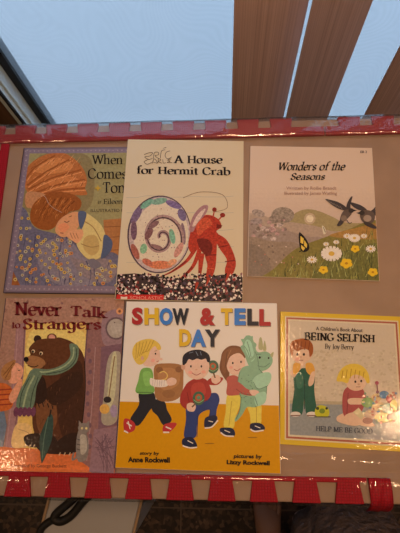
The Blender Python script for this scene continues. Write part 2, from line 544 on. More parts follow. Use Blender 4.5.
film('clear wrinkled film over the red foam at the near edge', TX0, TX1 - 0.003,
     [(-0.1240, TOP + 0.0012, 0.1), (-0.1295, T6, .3), (-0.136, T6, .8), (-0.146, T6, .8), (-0.156, T6, .8), (-0.1675, T6, .4), (-0.171, TOP - 0.004, .4), (-0.1715, TOP - 0.014, .5), (-0.1715, TOP - 0.024, 1)], 260, 0.004, 3)

film('clear loose film creased over the bare tan tabletop at the near right', 0.075, 0.285,
     [(-0.1225, TOP + 0.0006, .2), (-0.117, TOP + 0.001, 1), (-0.111, TOP + 0.001, 1.6), (-0.104, TOP + 0.001, 1), (-0.099, TOP + 0.0006, .2)], 110, 0.0035, 9)
# ------------------------------------------------------------------ lettering
def G(): return None
SER = {}
def g(ch, adv, strokes, serifs=()): SER[ch] = (adv, strokes, serifs)
# a stroke is (smooth, points); serifs are (x, y) centres of short bars
g('a', .52, [(1, [(.08, .46), (.18, .59), (.34, .57), (.39, .42)]), (0, [(.39, .42), (.39, .08)]), (1, [(.39, .08), (.44, .01), (.52, .05)]), (1, [(.39, .36), (.16, .29), (.06, .14), (.15, 0), (.3, .04), (.39, .14)])])
g('b', .56, [(0, [(.1, 1), (.1, 0)]), (1, [(.1, .46), (.27, .6), (.45, .52), (.51, .3), (.44, .07), (.27, 0), (.1, .1)])], [(.06, 1)])
g('c', .50, [(1, [(.44, .47), (.3, .6), (.12, .52), (.05, .3), (.13, .07), (.3, 0), (.47, .13)])])
g('d', .58, [(0, [(.45, 1), (.45, 0)]), (1, [(.45, .47), (.29, .6), (.11, .52), (.05, .3), (.11, .07), (.27, 0), (.45, .12)])], [(.41, 1), (.5, 0)])
g('e', .50, [(0, [(.06, .33), (.45, .33)]), (1, [(.45, .33), (.42, .52), (.27, .6), (.11, .52), (.05, .3), (.13, .07), (.3, 0), (.46, .13)])])
g('f', .36, [(1, [(.4, .92), (.3, 1), (.19, .9), (.16, .62)]), (0, [(.16, .62), (.16, 0)]), (0, [(.02, .58), (.34, .58)])], [(.16, 0)])
g('g', .56, [(1, [(.43, .47), (.28, .6), (.11, .52), (.05, .32), (.11, .1), (.27, .03), (.43, .15)]), (0, [(.44, .6), (.44, -.1)]), (1, [(.44, -.1), (.36, -.27), (.2, -.29), (.07, -.2)])])
g('h', .58, [(0, [(.1, 1), (.1, 0)]), (1, [(.1, .42), (.27, .6), (.42, .54), (.45, .38)]), (0, [(.45, .38), (.45, 0)])], [(.06, 1), (.1, 0), (.45, 0)])
g('i', .24, [(0, [(.12, .6), (.12, 0)]), (0, [(.12, .92), (.12, .8)])], [(.09, .6), (.12, 0)])
g('k', .54, [(0, [(.1, 1), (.1, 0)]), (0, [(.12, .24), (.43, .6)]), (0, [(.21, .36), (.47, 0)])], [(.06, 1), (.1, 0), (.43, .6), (.47, 0)])
g('l', .24, [(0, [(.12, 1), (.12, 0)])], [(.08, 1), (.12, 0)])
g('m', .90, [(0, [(.1, .6), (.1, 0)]), (1, [(.1, .44), (.25, .6), (.39, .54), (.42, .38)]), (0, [(.42, .38), (.42, 0)]), (1, [(.42, .44), (.57, .6), (.72, .54), (.75, .38)]), (0, [(.75, .38), (.75, 0)])], [(.06, .6), (.1, 0), (.42, 0), (.75, 0)])
g('n', .58, [(0, [(.1, .6), (.1, 0)]), (1, [(.1, .42), (.27, .6), (.42, .54), (.45, .38)]), (0, [(.45, .38), (.45, 0)])], [(.06, .6), (.1, 0), (.45, 0)])
g('o', .56, [(1, [(.27, .6), (.1, .52), (.04, .3), (.1, .08), (.27, 0), (.44, .08), (.5, .3), (.44, .52), (.27, .6)])])
g('r', .42, [(0, [(.1, .6), (.1, 0)]), (1, [(.1, .4), (.2, .55), (.3, .6), (.39, .53)])], [(.06, .6), (.12, 0)])
g('s', .44, [(1, [(.37, .47), (.23, .6), (.08, .5), (.11, .36), (.32, .25), (.38, .12), (.22, 0), (.05, .14)])])
g('t', .36, [(0, [(.16, .8), (.16, .14)]), (1, [(.16, .14), (.22, .01), (.35, .07)]), (0, [(.02, .58), (.33, .58)])])
g('u', .58, [(0, [(.1, .6), (.1, .2)]), (1, [(.1, .2), (.15, .04), (.28, 0), (.43, .15)]), (0, [(.43, .6), (.43, 0)])], [(.06, .6), (.39, .6), (.48, 0)])
g('v', .50, [(0, [(.05, .6), (.25, 0)]), (0, [(.25, 0), (.45, .6)])], [(.05, .6), (.45, .6)])
g('y', .50, [(0, [(.05, .6), (.26, .02)]), (0, [(.45, .6), (.2, -.2), (.06, -.26)])], [(.05, .6), (.45, .6)])
g('A', .74, [(0, [(.36, .92), (.07, 0)]), (0, [(.36, .92), (.66, 0)]), (0, [(.17, .33), (.54, .33)])], [(.07, 0), (.66, 0)])
g('B', .66, [(0, [(.13, .9), (.13, 0)]), (1, [(.13, .9), (.42, .88), (.5, .69), (.4, .5), (.13, .48)]), (1, [(.13, .48), (.45, .46), (.57, .25), (.46, .03), (.13, 0)])], [(.1, .9), (.1, 0)])
g('C', .70, [(1, [(.62, .68), (.5, .87), (.32, .9), (.12, .76), (.05, .45), (.12, .14), (.34, 0), (.52, .04), (.64, .22)])])
g('D', .76, [(0, [(.13, .9), (.13, 0)]), (1, [(.13, .9), (.42, .88), (.62, .72), (.69, .45), (.62, .18), (.42, .02), (.13, 0)])], [(.1, .9), (.1, 0)])
g('E', .64, [(0, [(.13, .9), (.13, 0)]), (0, [(.13, .89), (.54, .89), (.56, .7)]), (0, [(.13, .47), (.42, .47)]), (0, [(.13, .01), (.55, .01), (.58, .22)])], [(.1, .9), (.1, 0), (.42, .52), (.42, .42)])
g('F', .60, [(0, [(.13, .9), (.13, 0)]), (0, [(.13, .89), (.52, .89), (.54, .7)]), (0, [(.13, .47), (.42, .47)])], [(.1, .9), (.13, 0)])
g('G', .76, [(1, [(.63, .7), (.5, .87), (.32, .9), (.12, .76), (.05, .45), (.12, .14), (.34, 0), (.52, .03), (.64, .14)]), (0, [(.64, .38), (.64, .08)])], [(.64, .4)])
g('H', .76, [(0, [(.13, .9), (.13, 0)]), (0, [(.62, .9), (.62, 0)]), (0, [(.13, .46), (.62, .46)])], [(.13, .9), (.13, 0), (.62, .9), (.62, 0)])
g('I', .34, [(0, [(.17, .9), (.17, 0)])], [(.17, .9), (.17, 0)])
g('J', .40, [(0, [(.24, .9), (.24, .1)]), (1, [(.24, .1), (.2, -.08), (.06, -.1)])], [(.24, .9)])
g('L', .60, [(0, [(.13, .9), (.13, 0)]), (0, [(.13, .01), (.52, .01), (.56, .24)])], [(.13, .9), (.1, 0)])
g('M', .90, [(0, [(.13, .9), (.13, 0)]), (0, [(.13, .9), (.44, .04)]), (0, [(.44, .04), (.75, .9)]), (0, [(.76, .9), (.76, 0)])], [(.1, .9), (.13, 0), (.78, .9), (.76, 0)])
g('N', .78, [(0, [(.13, .9), (.13, 0)]), (0, [(.13, .9), (.63, .02)]), (0, [(.64, .9), (.64, 0)])], [(.09, .9), (.13, 0), (.64, .9)])
g('O', .78, [(1, [(.38, .9), (.14, .77), (.05, .45), (.14, .13), (.38, 0), (.62, .13), (.71, .45), (.62, .77), (.38, .9)])])
g('P', .62, [(0, [(.13, .9), (.13, 0)]), (1, [(.13, .9), (.42, .87), (.54, .66), (.42, .45), (.13, .42)])], [(.1, .9), (.13, 0)])
g('S', .56, [(1, [(.48, .7), (.36, .88), (.16, .86), (.08, .68), (.2, .5), (.4, .4), (.48, .22), (.36, .02), (.16, .02), (.05, .22)])])
g('T', .66, [(0, [(.33, .9), (.33, 0)]), (0, [(.05, .7), (.08, .89), (.58, .89), (.61, .7)])], [(.33, 0)])
g('W', 1.0, [(0, [(.05, .9), (.27, .02)]), (0, [(.27, .02), (.5, .88)]), (0, [(.5, .88), (.72, .02)]), (0, [(.72, .02), (.95, .9)])], [(.06, .9), (.94, .9), (.5, .9)])

class Art:
    """flat ink shapes on a book's cover, drawn in crop pixels of the photograph and carried to the cover plane"""
    DZ = 0.000012
    def __init__(self, white, origin, inv, normal, w, h, z):
        self.white = [lin(c) for c in white]
        self.o, self.inv, self.n, self.w, self.h, self.z = origin, inv, normal, w, h, z
        self.v, self.f, self.c = [], [], []
        self.layer = 1
        self.z += 0.00001
        self.mott = 0.0
        self.micro = 0
        self.crop(0, 0, 1)
    def crop(self, x0, y0, s): self.cx, self.cy, self.cs = x0, y0, s
    def loc(self, p):
        d = ray(self.cx + p[0] / self.cs, self.cy + p[1] / self.cs)
        q = CAM + d * ((self.o - CAM).dot(self.n) / d.dot(self.n))
        l = self.inv @ q
        return (l.x, l.y)
    def ink(self, c):
        r = [max(0.004, min(0.92, 0.80 * lin(v) / w)) for v, w in zip(c[:3], self.white)]
        return (*r, c[3] if len(c) > 3 else self.mott)
    def clip(self, pts):
        e = 0.0006
        for ax, lim, sg in ((0, e, 1), (0, self.w - e, -1), (1, e, 1), (1, self.h - e, -1)):
            out = []
            for i, p in enumerate(pts):
                q = pts[i - 1]
                a = (q[ax] - lim) * sg >= 0; b = (p[ax] - lim) * sg >= 0
                if a != b:
                    t = (lim - q[ax]) / (p[ax] - q[ax])
                    out.append(tuple(q[k] + (p[k] - q[k]) * t for k in range(len(p))))
                if b: out.append(p)
            pts = out
            if len(pts) < 3: return []
        return pts
    def face(self, pts, col):
        """pts in local cover coordinates"""
        pts = self.clip(pts)
        if len(pts) < 3: return
        i = len(self.v)
        z = self.z + self.layer * self.DZ + self.micro * 1.2e-6
        self.v += [(p[0], p[1], z) for p in pts]
        self.c += [col] * len(pts)
        self.f.append(tuple(range(i, i + len(pts))))
    def up(self, n=1): self.z += self.micro * 1.2e-6; self.micro = 0; self.layer += n
    def bump_(self, up):
        if up: self.up()
        else: self.micro += 1
    def poly(self, pts, col, smooth=True, n=5):
        if smooth and len(pts) > 2: pts = catmull(pts, True, n)
        self.face([self.loc(p) for p in pts], self.ink(col)); self.up()
    def ell(self, x, y, rx, ry, col, rot=0.0, n=20, up=True):
        c, s = math.cos(rot), math.sin(rot)
        pts = [(x + rx * math.cos(t) * c - ry * math.sin(t) * s, y + rx * math.cos(t) * s + ry * math.sin(t) * c) for t in (2 * math.pi * k / n for k in range(n))]
        self.face([self.loc(p) for p in pts], self.ink(col))
        self.bump_(up)
    def line(self, pts, w, col, smooth=True, taper=False, up=True):
        if smooth and len(pts) > 2: pts = catmull(pts, False, 6)
        k = self.ink(col); m = len(pts)
        L, R = [], []
        for i, p in enumerate(pts):
            a = pts[max(i - 1, 0)]; b = pts[min(i + 1, m - 1)]
            dx, dy = b[0] - a[0], b[1] - a[1]; l = math.hypot(dx, dy) or 1
            ww = w * 0.5 * ((1 - 0.85 * i / (m - 1)) if taper else 1)
            L.append((p[0] - dy / l * ww, p[1] + dx / l * ww)); R.append((p[0] + dy / l * ww, p[1] - dx / l * ww))
        L = [self.loc(p) for p in L]; R = [self.loc(p) for p in R]
        for i in range(m - 1): self.face([L[i], L[i + 1], R[i + 1], R[i]], k)
        self.bump_(up)
    def grid(self, x0, y0, x1, y1, nx, ny, fn):
        """shaded ground: fn(u, v) gives the ink at 0..1 across and down"""
        for j in range(ny):
            for i in range(nx):
                q = [(x0 + (x1 - x0) * (i + a) / nx, y0 + (y1 - y0) * (j + b) / ny) for a, b in ((0, 0), (1, 0), (1, 1), (0, 1))]
                self.face([self.loc(p) for p in q], self.ink(fn((i + .5) / nx, (j + .5) / ny)))
        self.up()
    def rect_local(self, x0, y0, x1, y1, col):
        self.face([(x0, y0), (x1, y0), (x1, y1), (x0, y1)], self.ink(col)); self.up()
    def place(self, polys, box_, col, dy=0.0, shear=0.0):
        """fit a list of 2-D polygons into the crop rectangle box_; dy drops the right end"""
        xs = [p[0] for q in polys for p in q]; ys = [p[1] for q in polys for p in q]
        ax, bx_, ay, by = min(xs), max(xs), min(ys), max(ys)
        x0, y0, x1, y1 = box_
        k = self.ink(col)
        for q in polys:
            pts = []
            for p in q:
                u = (p[0] - ax) / max(bx_ - ax, 1e-6); v = (p[1] - ay) / max(by - ay, 1e-6)
                pts.append((x0 + u * (x1 - x0) + shear * (v - 0.5) * (y1 - y0), y1 + (y0 - y1) * v + dy * u))
            self.face([self.loc(p) for p in pts], k)
        self.up()
    def sans(self, s, box_, col, dy=0.0, bold=0.0, shear=0.0):
        cu = bpy.data.curves.new('lettering', 'FONT')
        cu.body = s; cu.size = 1.0; cu.offset = bold; cu.resolution_u = 3
        o = bpy.data.objects.new('lettering', cu)
        C.objects.link(o)
        dg = bpy.context.evaluated_depsgraph_get()
        me = o.evaluated_get(dg).to_mesh()
        polys = [[(me.vertices[i].co.x, me.vertices[i].co.y) for i in p.vertices] for p in me.polygons]
        o.evaluated_get(dg).to_mesh_clear()
        bpy.data.objects.remove(o); bpy.data.curves.remove(cu)
        self.place(polys, box_, col, dy, shear)
    def serif(self, s, box_, col, dy=0.0, nib=0.15, phi=24, shear=0.0, serif=0.085, gap=0.04, wobble=0.0):
        polys = []
        x = 0.0
        r = random.Random(len(s))
        nx, ny = math.cos(math.radians(phi)), math.sin(math.radians(phi))
        for ch in s:
            if ch == ' ': x += 0.34; continue
            adv, st, se = SER[ch]
            oy = r.uniform(-1, 1) * wobble
            for sm, pts in st:
                if sm: pts = catmull(pts, False, 5)
                m = len(pts)
                L, R = [], []
                for i, p in enumerate(pts):
                    if not sm and 0 < i < m - 1:
                        pass
                    a = pts[max(i - 1, 0)]; b = pts[min(i + 1, m - 1)]
                    dx, dy_ = b[0] - a[0], b[1] - a[1]; l = math.hypot(dx, dy_) or 1
                    dx /= l; dy_ /= l
                    ww = nib * max(0.34, abs(dx * ny - dy_ * nx)) * 0.5
                    L.append((x + p[0] - dy_ * ww, oy + p[1] + dx * ww)); R.append((x + p[0] + dy_ * ww, oy + p[1] - dx * ww))
                for i in range(m - 1): polys.append([L[i], L[i + 1], R[i + 1], R[i]])
            for sx, sy in se:
                t = nib * 0.2
                yy = sy - t if sy > 0.3 else sy + t
                polys.append([(x + sx - serif - nib * .3, oy + yy - t), (x + sx + serif + nib * .3, oy + yy - t), (x + sx + serif + nib * .3, oy + yy + t), (x + sx - serif - nib * .3, oy + yy + t)])
            x += adv + gap
        self.place(polys, box_, col, dy, shear)
    def emit(self, name, material, parent, extra=None):
        me = bpy.data.meshes.new(name)
        v = list(self.v); f = list(self.f); c = list(self.c)
        if extra:
            k = len(v); v += extra[0]; f += [tuple(i + k for i in q) for q in extra[1]]; c += extra[2]
        me.from_pydata(v, [], f)
        me.materials.append(material)
        a = me.color_attributes.new('ink', 'FLOAT_COLOR', 'POINT')
        for i, q in enumerate(c): a.data[i].color = q
        o = bpy.data.objects.new(name, me)
        C.objects.link(o)
        o.parent = parent
        self.v, self.f, self.c = [], [], []
        return o

class Book:
    def __init__(self, name, label, corners, t, hard, white, ground, spine, width=None, z0=0.0, material=None, rise=0.0, edge=None, group='picture books on the table'):
        zt = TOP + z0 + t + rise * 0.5
        q = [P(x, y, zt) for x, y in corners]            # TL TR BR BL
        if width:                                         # far side hidden: use the left side and the top direction
            q[1] = q[0] + (q[1] - q[0]).normalized() * width; q[2] = q[3] + (q[1] - q[0])
        c = sum(q, Vector()) / 4
        u = ((q[1] - q[0]) + (q[2] - q[3])) / 2; v = ((q[0] - q[3]) + (q[1] - q[2])) / 2
        a = (math.atan2(u.y, u.x) + math.atan2(-v.x, v.y)) / 2
        w, h = u.length, v.length
        self.w, self.h, self.t = w, h, t
        ux = Vector((math.cos(a), math.sin(a), 0)); uy = Vector((-ux.y, ux.x, 0))
        o = c - ux * w / 2 - uy * h / 2
        ry = math.asin(rise / w) if rise else 0.0
        self.root = thing(name, label, 'book', (o.x, o.y, TOP + z0 + (rise if rise else 0)), a, group)
        self.root.rotation_euler = (0, ry, a)
        R = Matrix.Rotation(a, 4, 'Z') @ Matrix.Rotation(ry, 4, 'Y')
        M = Matrix.Translation(self.root.location) @ R
        n = (R.to_3x3() @ Vector((0, 0, 1)))
        self.art = Art(white, M @ Vector((0, 0, t)), M.inverted(), n, w, h, t)
        A = self.art
        self.mat = material or M_print
        cov = 0.0026 if hard else 0.0006
        oh = 0.003 if hard else 0.0004
        # printed front board as a solid with the ground ink on every side
        bm = bmesh.new(); box(bm, 0, w, 0, h, t - cov, t, 0.0007 if hard else 0.0, 1)
        k = A.ink(ground); ke = A.ink(edge) if edge else k
        bm.verts.ensure_lookup_table(); bm.verts.index_update()
        self.board = ([tuple(x.co) for x in bm.verts], [tuple(x.index for x in f.verts) for f in bm.faces], [(ke if x.co.z < t - 1e-5 else k) for x in bm.verts])
        bm.free()
        self.spinecol = A.ink(spine)
        bm = bmesh.new(); box(bm, 0, w, 0, h, 0, cov)
        m = mat('back_cover_ink', self.spinecol[:3], 0.5)
        link('back_cover', bm, m, self.root)
        bm = bmesh.new(); box(bm, 0.002 if hard else 0.0004, w - oh, oh, h - oh, cov, t - cov)
        link('page_block', bm, M_page, self.root)
        bm = bmesh.new(); box(bm, -0.0012 if hard else -0.0005, 0.002 if hard else 0.0004, 0, h, 0, t - (0.0 if not hard else 0.0004), 0.0005, 1)
        link('spine', bm, m, self.root)
    def finish_cover(self):
        self.cover = self.art.emit('front_cover', self.mat, self.root, self.board)
    def part(self, name):
        return self.art.emit(name, self.mat, self.cover)

# ------------------------------------------------------------------ books
# --- lavender bordered hardcover: cuddling pair with blue flowered dress
b = Book('hardcover_book', 'hardcover with lavender border, orange haired pair cuddling on a blue flowered dress', [(24.5, 148), (126, 146.5), (120, 294.5), (3, 293)],
         0.0065, True, (196, 174, 153), (104, 84, 88), (40, 34, 48), width=0.212, edge=(34, 28, 38))
A = b.art; rr = random.Random(1)
W, H = b.w, b.h
A.mott = 0.12
A.rect_local(0.0035, 0.0035, W - 0.0035, H - 0.0035, (122, 100, 104))
for i in range(26):
    for x, y in ((0.007, H * (i + .5) / 26), (W - 0.007, H * (i + .5) / 26), (W * (i + .5) / 26, 0.007), (W * (i + .5) / 26, H - 0.007)):
        A.face([(x - .0016, y), (x, y - .0016), (x + .0016, y), (x, y + .0016)], A.ink((150, 128, 122)))
A.up()
A.crop(0, 140, 3.077)
x0, y0, x1, y1 = 0.012, 0.013, W - 0.012, H - 0.012
A.rect_local(x0, y0, x1, y1, (142, 124, 78))
sv = A.clip
A.clip = lambda pts: sv([(max(x0, min(x1, p[0])), max(y0, min(y1, p[1]))) for p in pts])
A.poly([(60, 200), (110, 60), (200, 40), (280, 60), (280, 200), (180, 240)], (128, 106, 66))
A.poly([(318, 246), (420, 240), (420, 470), (330, 470)], (158, 98, 52), False)
for y in (268, 300, 340): A.line([(320, y), (420, y - 3)], 2, (120, 70, 38))
A.mott = 0.22
A.poly([(56, 215), (80, 215), (105, 268), (170, 288), (232, 312), (262, 362), (300, 368), (342, 345), (372, 372), (368, 460), (36, 460), (22, 440), (46, 320)], (98, 88, 98))
A.poly([(120, 330), (200, 300), (250, 350), (290, 390), (300, 440), (200, 450), (130, 410)], (122, 106, 108))
A.poly([(215, 360), (262, 372), (330, 365), (360, 400), (330, 440), (260, 420)], (128, 106, 100))
for pts in ([(110, 290), (100, 360), (80, 440)], [(190, 310), (180, 380), (190, 450)], [(265, 372), (280, 410), (270, 455)], [(300, 375), (290, 410), (310, 450)]): A.line(pts, 5, (80, 72, 84), taper=True)
for k in range(60):
    x = rr.uniform(50, 350); y = rr.uniform(290, 440); l = rr.uniform(14, 40)
    if x > 230 and y < 375: continue
    A.line([(x, y), (x - 4, y + l * .5), (x + rr.uniform(-8, 8), y + l)], rr.uniform(2, 5), rr.choice([(80, 70, 84), (128, 106, 104), (112, 88, 92), (70, 62, 80)]), taper=True, up=False)
A.up()
A.poly([(26, 462), (40, 405), (60, 462)], (140, 78, 38), False)
A.mott = 0.05
for i in range(230):
    x = rr.uniform(45, 365); y = rr.uniform(225, 455)
    if y < 290 and x > 95: continue
    if x > 230 and y < 372: continue
    if x > 150 and y < 300: continue
    rx = rr.uniform(3.6, 6.2)
    A.ell(x, y, rx, rx * .95, rr.choice([(182, 150, 80), (190, 146, 64), (168, 150, 118), (190, 116, 56)]), n=8, up=False)
    A.layer += 1; A.ell(x, y, rx * .45, rx * .42, rr.choice([(92, 74, 60), (120, 64, 30)]), n=6, up=False); A.layer -= 1
A.up(2)
A.mott = 0.15
# big swept hair
A.poly([(74, 118), (90, 78), (130, 50), (185, 38), (228, 58), (258, 92), (268, 125), (262, 150), (268, 168), (230, 170), (190, 164), (150, 172), (108, 178), (84, 160)], (168, 94, 46))
A.poly([(100, 92), (140, 62), (190, 56), (225, 82), (190, 100), (140, 104)], (188, 112, 58))
A.poly([(150, 122), (200, 112), (252, 125), (258, 148), (205, 150), (160, 146)], (184, 106, 54))
for pts in ([(84, 140), (140, 100), (215, 60)], [(88, 152), (160, 118), (250, 92)], [(100, 166), (180, 138), (262, 122)], [(120, 172), (190, 154), (262, 148)], [(80, 120), (110, 84), (170, 48)]):
    A.line(pts, 5, (140, 72, 32), taper=False)
    A.line([(x + 3, y + 7) for x, y in pts], 3, (202, 128, 72))
A.poly([(86, 160), (140, 168), (130, 200), (88, 210), (78, 190)], (176, 116, 74))
for k in range(70):
    x = rr.uniform(92, 250); y = rr.uniform(60, 160); t = -0.5 - 0.5 * (x - 90) / 160
    l = rr.uniform(10, 26); dx, dy = l * math.cos(t), l * math.sin(t)
    A.line([(x, y), (x + dx * .5 + 2, y + dy * .5 - 3), (x + dx, y + dy)], rr.uniform(1.2, 2.4), rr.choice([(150, 76, 34), (196, 122, 66), (128, 64, 28), (206, 138, 84)]), taper=True, up=False)
A.up()
# child's hair, face, hands, sleeve
A.poly([(128, 176), (178, 160), (225, 168), (250, 188), (244, 214), (214, 222), (188, 250), (156, 276), (118, 272), (94, 246), (100, 204)], (138, 72, 30))
for k in range(9):
    a = k * 0.34
    A.line([(150 + 10 * k, 176 + 3 * abs(4 - k)), (135 + 9 * k, 210), (112 + 11 * k, 262 - 6 * k)], 4, (166, 92, 40) if k % 2 else (108, 54, 22), taper=True)
for k in range(60):
    x = rr.uniform(112, 236); y = rr.uniform(176, 236); l = rr.uniform(8, 20)
    A.line([(x, y), (x - l * .3, y + l * .5), (x - l * .2, y + l)], rr.uniform(1.2, 2.2), rr.choice([(172, 98, 46), (104, 50, 20), (190, 116, 58)]), taper=True, up=False)
A.up()
A.mott = 0.08
A.poly([(176, 258), (196, 236), (226, 222), (246, 226), (246, 256), (230, 284), (196, 300), (172, 284)], (198, 132, 86))
A.poly([(180, 264), (200, 256), (214, 268), (200, 284), (184, 280)], (206, 124, 80))
A.line([(198, 250), (206, 254), (214, 250)], 2.5, (110, 60, 34)); A.line([(186, 286), (196, 288)], 2.5, (150, 70, 50))
A.line([(212, 238), (222, 234)], 2, (120, 66, 34))
A.poly([(250, 222), (284, 236), (318, 272), (326, 322), (308, 362), (276, 368), (246, 342), (236, 312), (256, 292), (248, 256)], (196, 164, 98))
A.poly([(262, 300), (296, 296), (306, 336), (284, 356), (258, 334)], (178, 140, 80))
for pts in ([(258, 250), (288, 270), (312, 312)], [(250, 320), (280, 330), (306, 326)]): A.line(pts, 3, (150, 112, 62))
A.poly([(204, 294), (222, 280), (252, 276), (256, 296), (240, 318), (226, 312)], (204, 138, 92))
for k in range(3): A.line([(216 + 9 * k, 286), (224 + 9 * k, 304)], 1.8, (150, 86, 52))
A.poly([(242, 222), (266, 224), (262, 250), (252, 274), (244, 262)], (80, 82, 96))
A.poly([(322, 292), (346, 312), (340, 344), (312, 366), (316, 332)], (76, 80, 96))
A.poly([(272, 372), (290, 366), (312, 384), (300, 396), (280, 392)], (110, 96, 96))
A.mott = 0
A.clip = sv
b.finish_cover()
A.mott = 0
A.serif('When', (283, 45, 378, 76), (30, 22, 22), nib=0.13)
A.serif('Comes', (271, 88, 392, 121), (30, 22, 22), nib=0.13)
A.serif('Toni', (316, 130, 396, 164), (30, 22, 22), nib=0.13)
b.part('title_lettering')
A.sans('BY', (302, 188, 313, 197), (40, 30, 26)); A.serif('Eileen', (319, 181, 376, 198), (40, 30, 26), nib=0.13)
A.sans('ILLUSTRATED BY', (280, 213, 390, 222), (66, 52, 40))
A.poly([(302, 139), (305, 146), (313, 149), (305, 152), (302, 160), (299, 152), (291, 149), (299, 146)], (178, 136, 48), False)
b.part('byline_lettering')

# --- cream paperback with red crab and spiral shell (plain stand-in picture)
b = Book('paperback_book', 'cream paperback with a red crab and big spiral shell above speckled pebbles', [(128, 139.5), (243, 141), (243.7, 302), (116, 300)],
         0.0035, False, (193, 160, 143), (191, 153, 120), (186, 150, 120), rise=0.0072)
A = b.art; rr = random.Random(2); A.mott = 0.02
A.crop(115, 185, 3.077)
for y in (36, 86, 138, 188, 238):
    A.line([(35 + 30 * k, y + rr.uniform(-3, 3)) for k in range(12)], 1.6, (168, 140, 116), up=False)
A.up()
A.mott = 0.25
cx, cy = 136, 152
A.ell(cx, cy, 98, 120, (74, 48, 54), 0.1, 40)
A.ell(cx + 1, cy, 94, 116, (172, 134, 122), 0.1, 40)
A.mott = 0.08
A.ell(cx + 6, cy + 4, 84, 104, (196, 158, 130), 0.1, 40)
A.mott = 0.35
for (x, y, rx, ry, c, a) in ((66, 92, 12, 30, (108, 76, 92), .5), (58, 140, 10, 30, (104, 66, 74), 0), (62, 205, 10, 26, (150, 76, 60), -.4), (98, 58, 24, 9, (104, 130, 104), -.6), (136, 50, 26, 10, (116, 132, 108), -.2),
        (180, 60, 26, 10, (112, 82, 108), .4), (206, 92, 12, 20, (106, 80, 98), -.4), (140, 246, 38, 13, (186, 96, 62), 0), (100, 238, 18, 10, (170, 84, 62), .5), (176, 238, 16, 9, (192, 120, 84), -.4),
        (88, 196, 11, 16, (122, 142, 104), .2), (196, 200, 10, 26, (176, 110, 92), .5), (210, 150, 7, 34, (120, 84, 86), -.1)):
    A.ell(x, y, rx, ry, c, a, 14, up=False)
A.up()
def spiral(t0, t1, r0, r1, kx=0.86):
    return [(cx + 6 + kx * (r0 + (r1 - r0) * k / 40) * math.cos(t0 + (t1 - t0) * k / 40), cy + 10 + (r0 + (r1 - r0) * k / 40) * math.sin(t0 + (t1 - t0) * k / 40)) for k in range(41)]
A.line(spiral(0.2, -9.4, 78, 4), 12, (150, 106, 96), False)
A.line(spiral(0.2, -9.4, 74, 4), 4, (72, 44, 46), False)
A.ell(104, 150, 10, 20, (112, 66, 62), .5); A.ell(120, 122, 18, 8, (120, 76, 72), -.6); A.ell(176, 158, 9, 24, (114, 140, 110), -.2); A.ell(128, 190, 20, 6, (130, 84, 78), .3)
for k in range(70):
    t = rr.uniform(0, 6.28); q = rr.uniform(20, 100)
    A.ell(cx + .8 * q * math.cos(t), cy + q * math.sin(t), rr.uniform(.8, 2), rr.uniform(.8, 2), rr.choice([(110, 70, 76), (120, 96, 86), (150, 84, 66)]), n=5, up=False)
A.up()
# crab legs and body
RED, DRED, LRED = (158, 44, 28), (104, 28, 20), (178, 66, 40)
for pts, w in (([(250, 190), (222, 232), (176, 266), (140, 282)], 14), ([(262, 196), (240, 250), (205, 286), (170, 318)], 15), ([(266, 210), (262, 262), (254, 320)], 20)):
    A.line(pts, w, RED, taper=True); A.line([(x - 2, y + 2) for x, y in pts[1:]], w * .3, DRED, taper=True)
A.poly([(276, 160), (310, 160), (312, 220), (306, 266), (288, 300), (276, 300), (284, 250), (276, 214)], RED)
A.poly([(300, 150), (330, 158), (352, 182), (372, 236), (362, 276), (344, 296), (338, 262), (344, 230), (322, 196)], RED)
A.line([(318, 192), (346, 186)], 3, DRED); A.line([(338, 236), (370, 232)], 3, DRED); A.line([(278, 218), (312, 214)], 3, DRED); A.line([(282, 256), (306, 258)], 3, LRED)
A.poly([(246, 110), (284, 92), (316, 104), (328, 128), (312, 142), (318, 156), (282, 172), (258, 196), (234, 208), (226, 176)], RED)
A.poly([(250, 120), (282, 100), (300, 120), (276, 140), (256, 156)], LRED)
A.poly([(252, 168), (286, 168), (300, 190), (290, 218), (268, 206)], DRED)
A.poly([(312, 120), (330, 124), (326, 134), (312, 134)], DRED, False)
A.line([(300, 104), (306, 80)], 4, RED); A.ell(306, 76, 7, 7, (122, 34, 24)); A.line([(314, 112), (328, 98)], 4, RED); A.ell(331, 93, 8, 7, (122, 34, 24))
A.line([(302, 84), (345, 70), (330, 30), (262, 22), (210, 40)], 1.6, (120, 84, 62))
A.mott = 0.2
A.poly([(228, 138), (240, 96), (266, 66), (286, 64), (280, 88), (254, 118), (240, 144)], (150, 96, 92)); A.poly([(238, 126), (250, 98), (270, 76), (278, 76), (262, 104), (246, 126)], (196, 150, 130))
# pebbles
A.mott = 0.1
A.poly([(0, 276), (60, 272), (150, 284), (240, 290), (330, 276), (410, 280), (410, 362), (0, 362)], (58, 38, 36), False)
for i in range(900):
    y = rr.uniform(274, 356); x = rr.uniform(4, 394)
    q = rr.uniform(2.2, 5.6); a0 = rr.uniform(0, 6)
    A.face([A.loc((x + q * rr.uniform(.6, 1.2) * math.cos(a0 + k * 1.25), y + q * rr.uniform(.6, 1.2) * math.sin(a0 + k * 1.25))) for k in range(5)],
           A.ink(rr.choice([(14, 10, 10), (14, 10, 10), (18, 14, 14), (206, 168, 146), (190, 144, 128), (128, 38, 34), (96, 46, 46), (206, 168, 146), (16, 12, 12), (70, 48, 56)])))
    if i % 150 == 149: A.up()
A.up()
for pts, w in (([(254, 300), (246, 330)], 9), ([(290, 285), (280, 312)], 10), ([(350, 272), (340, 298)], 11)): A.line(pts, w, RED, taper=True)
A.mott = 0
A.poly([(6, 337), (150, 338), (150, 357), (3, 356)], (178, 34, 28), False)
A.poly([(18, 343), (28, 345), (38, 343), (38, 351), (28, 353), (18, 351)], (206, 160, 136), False)
b.finish_cover()
A.crop(125, 135, 3.3333)
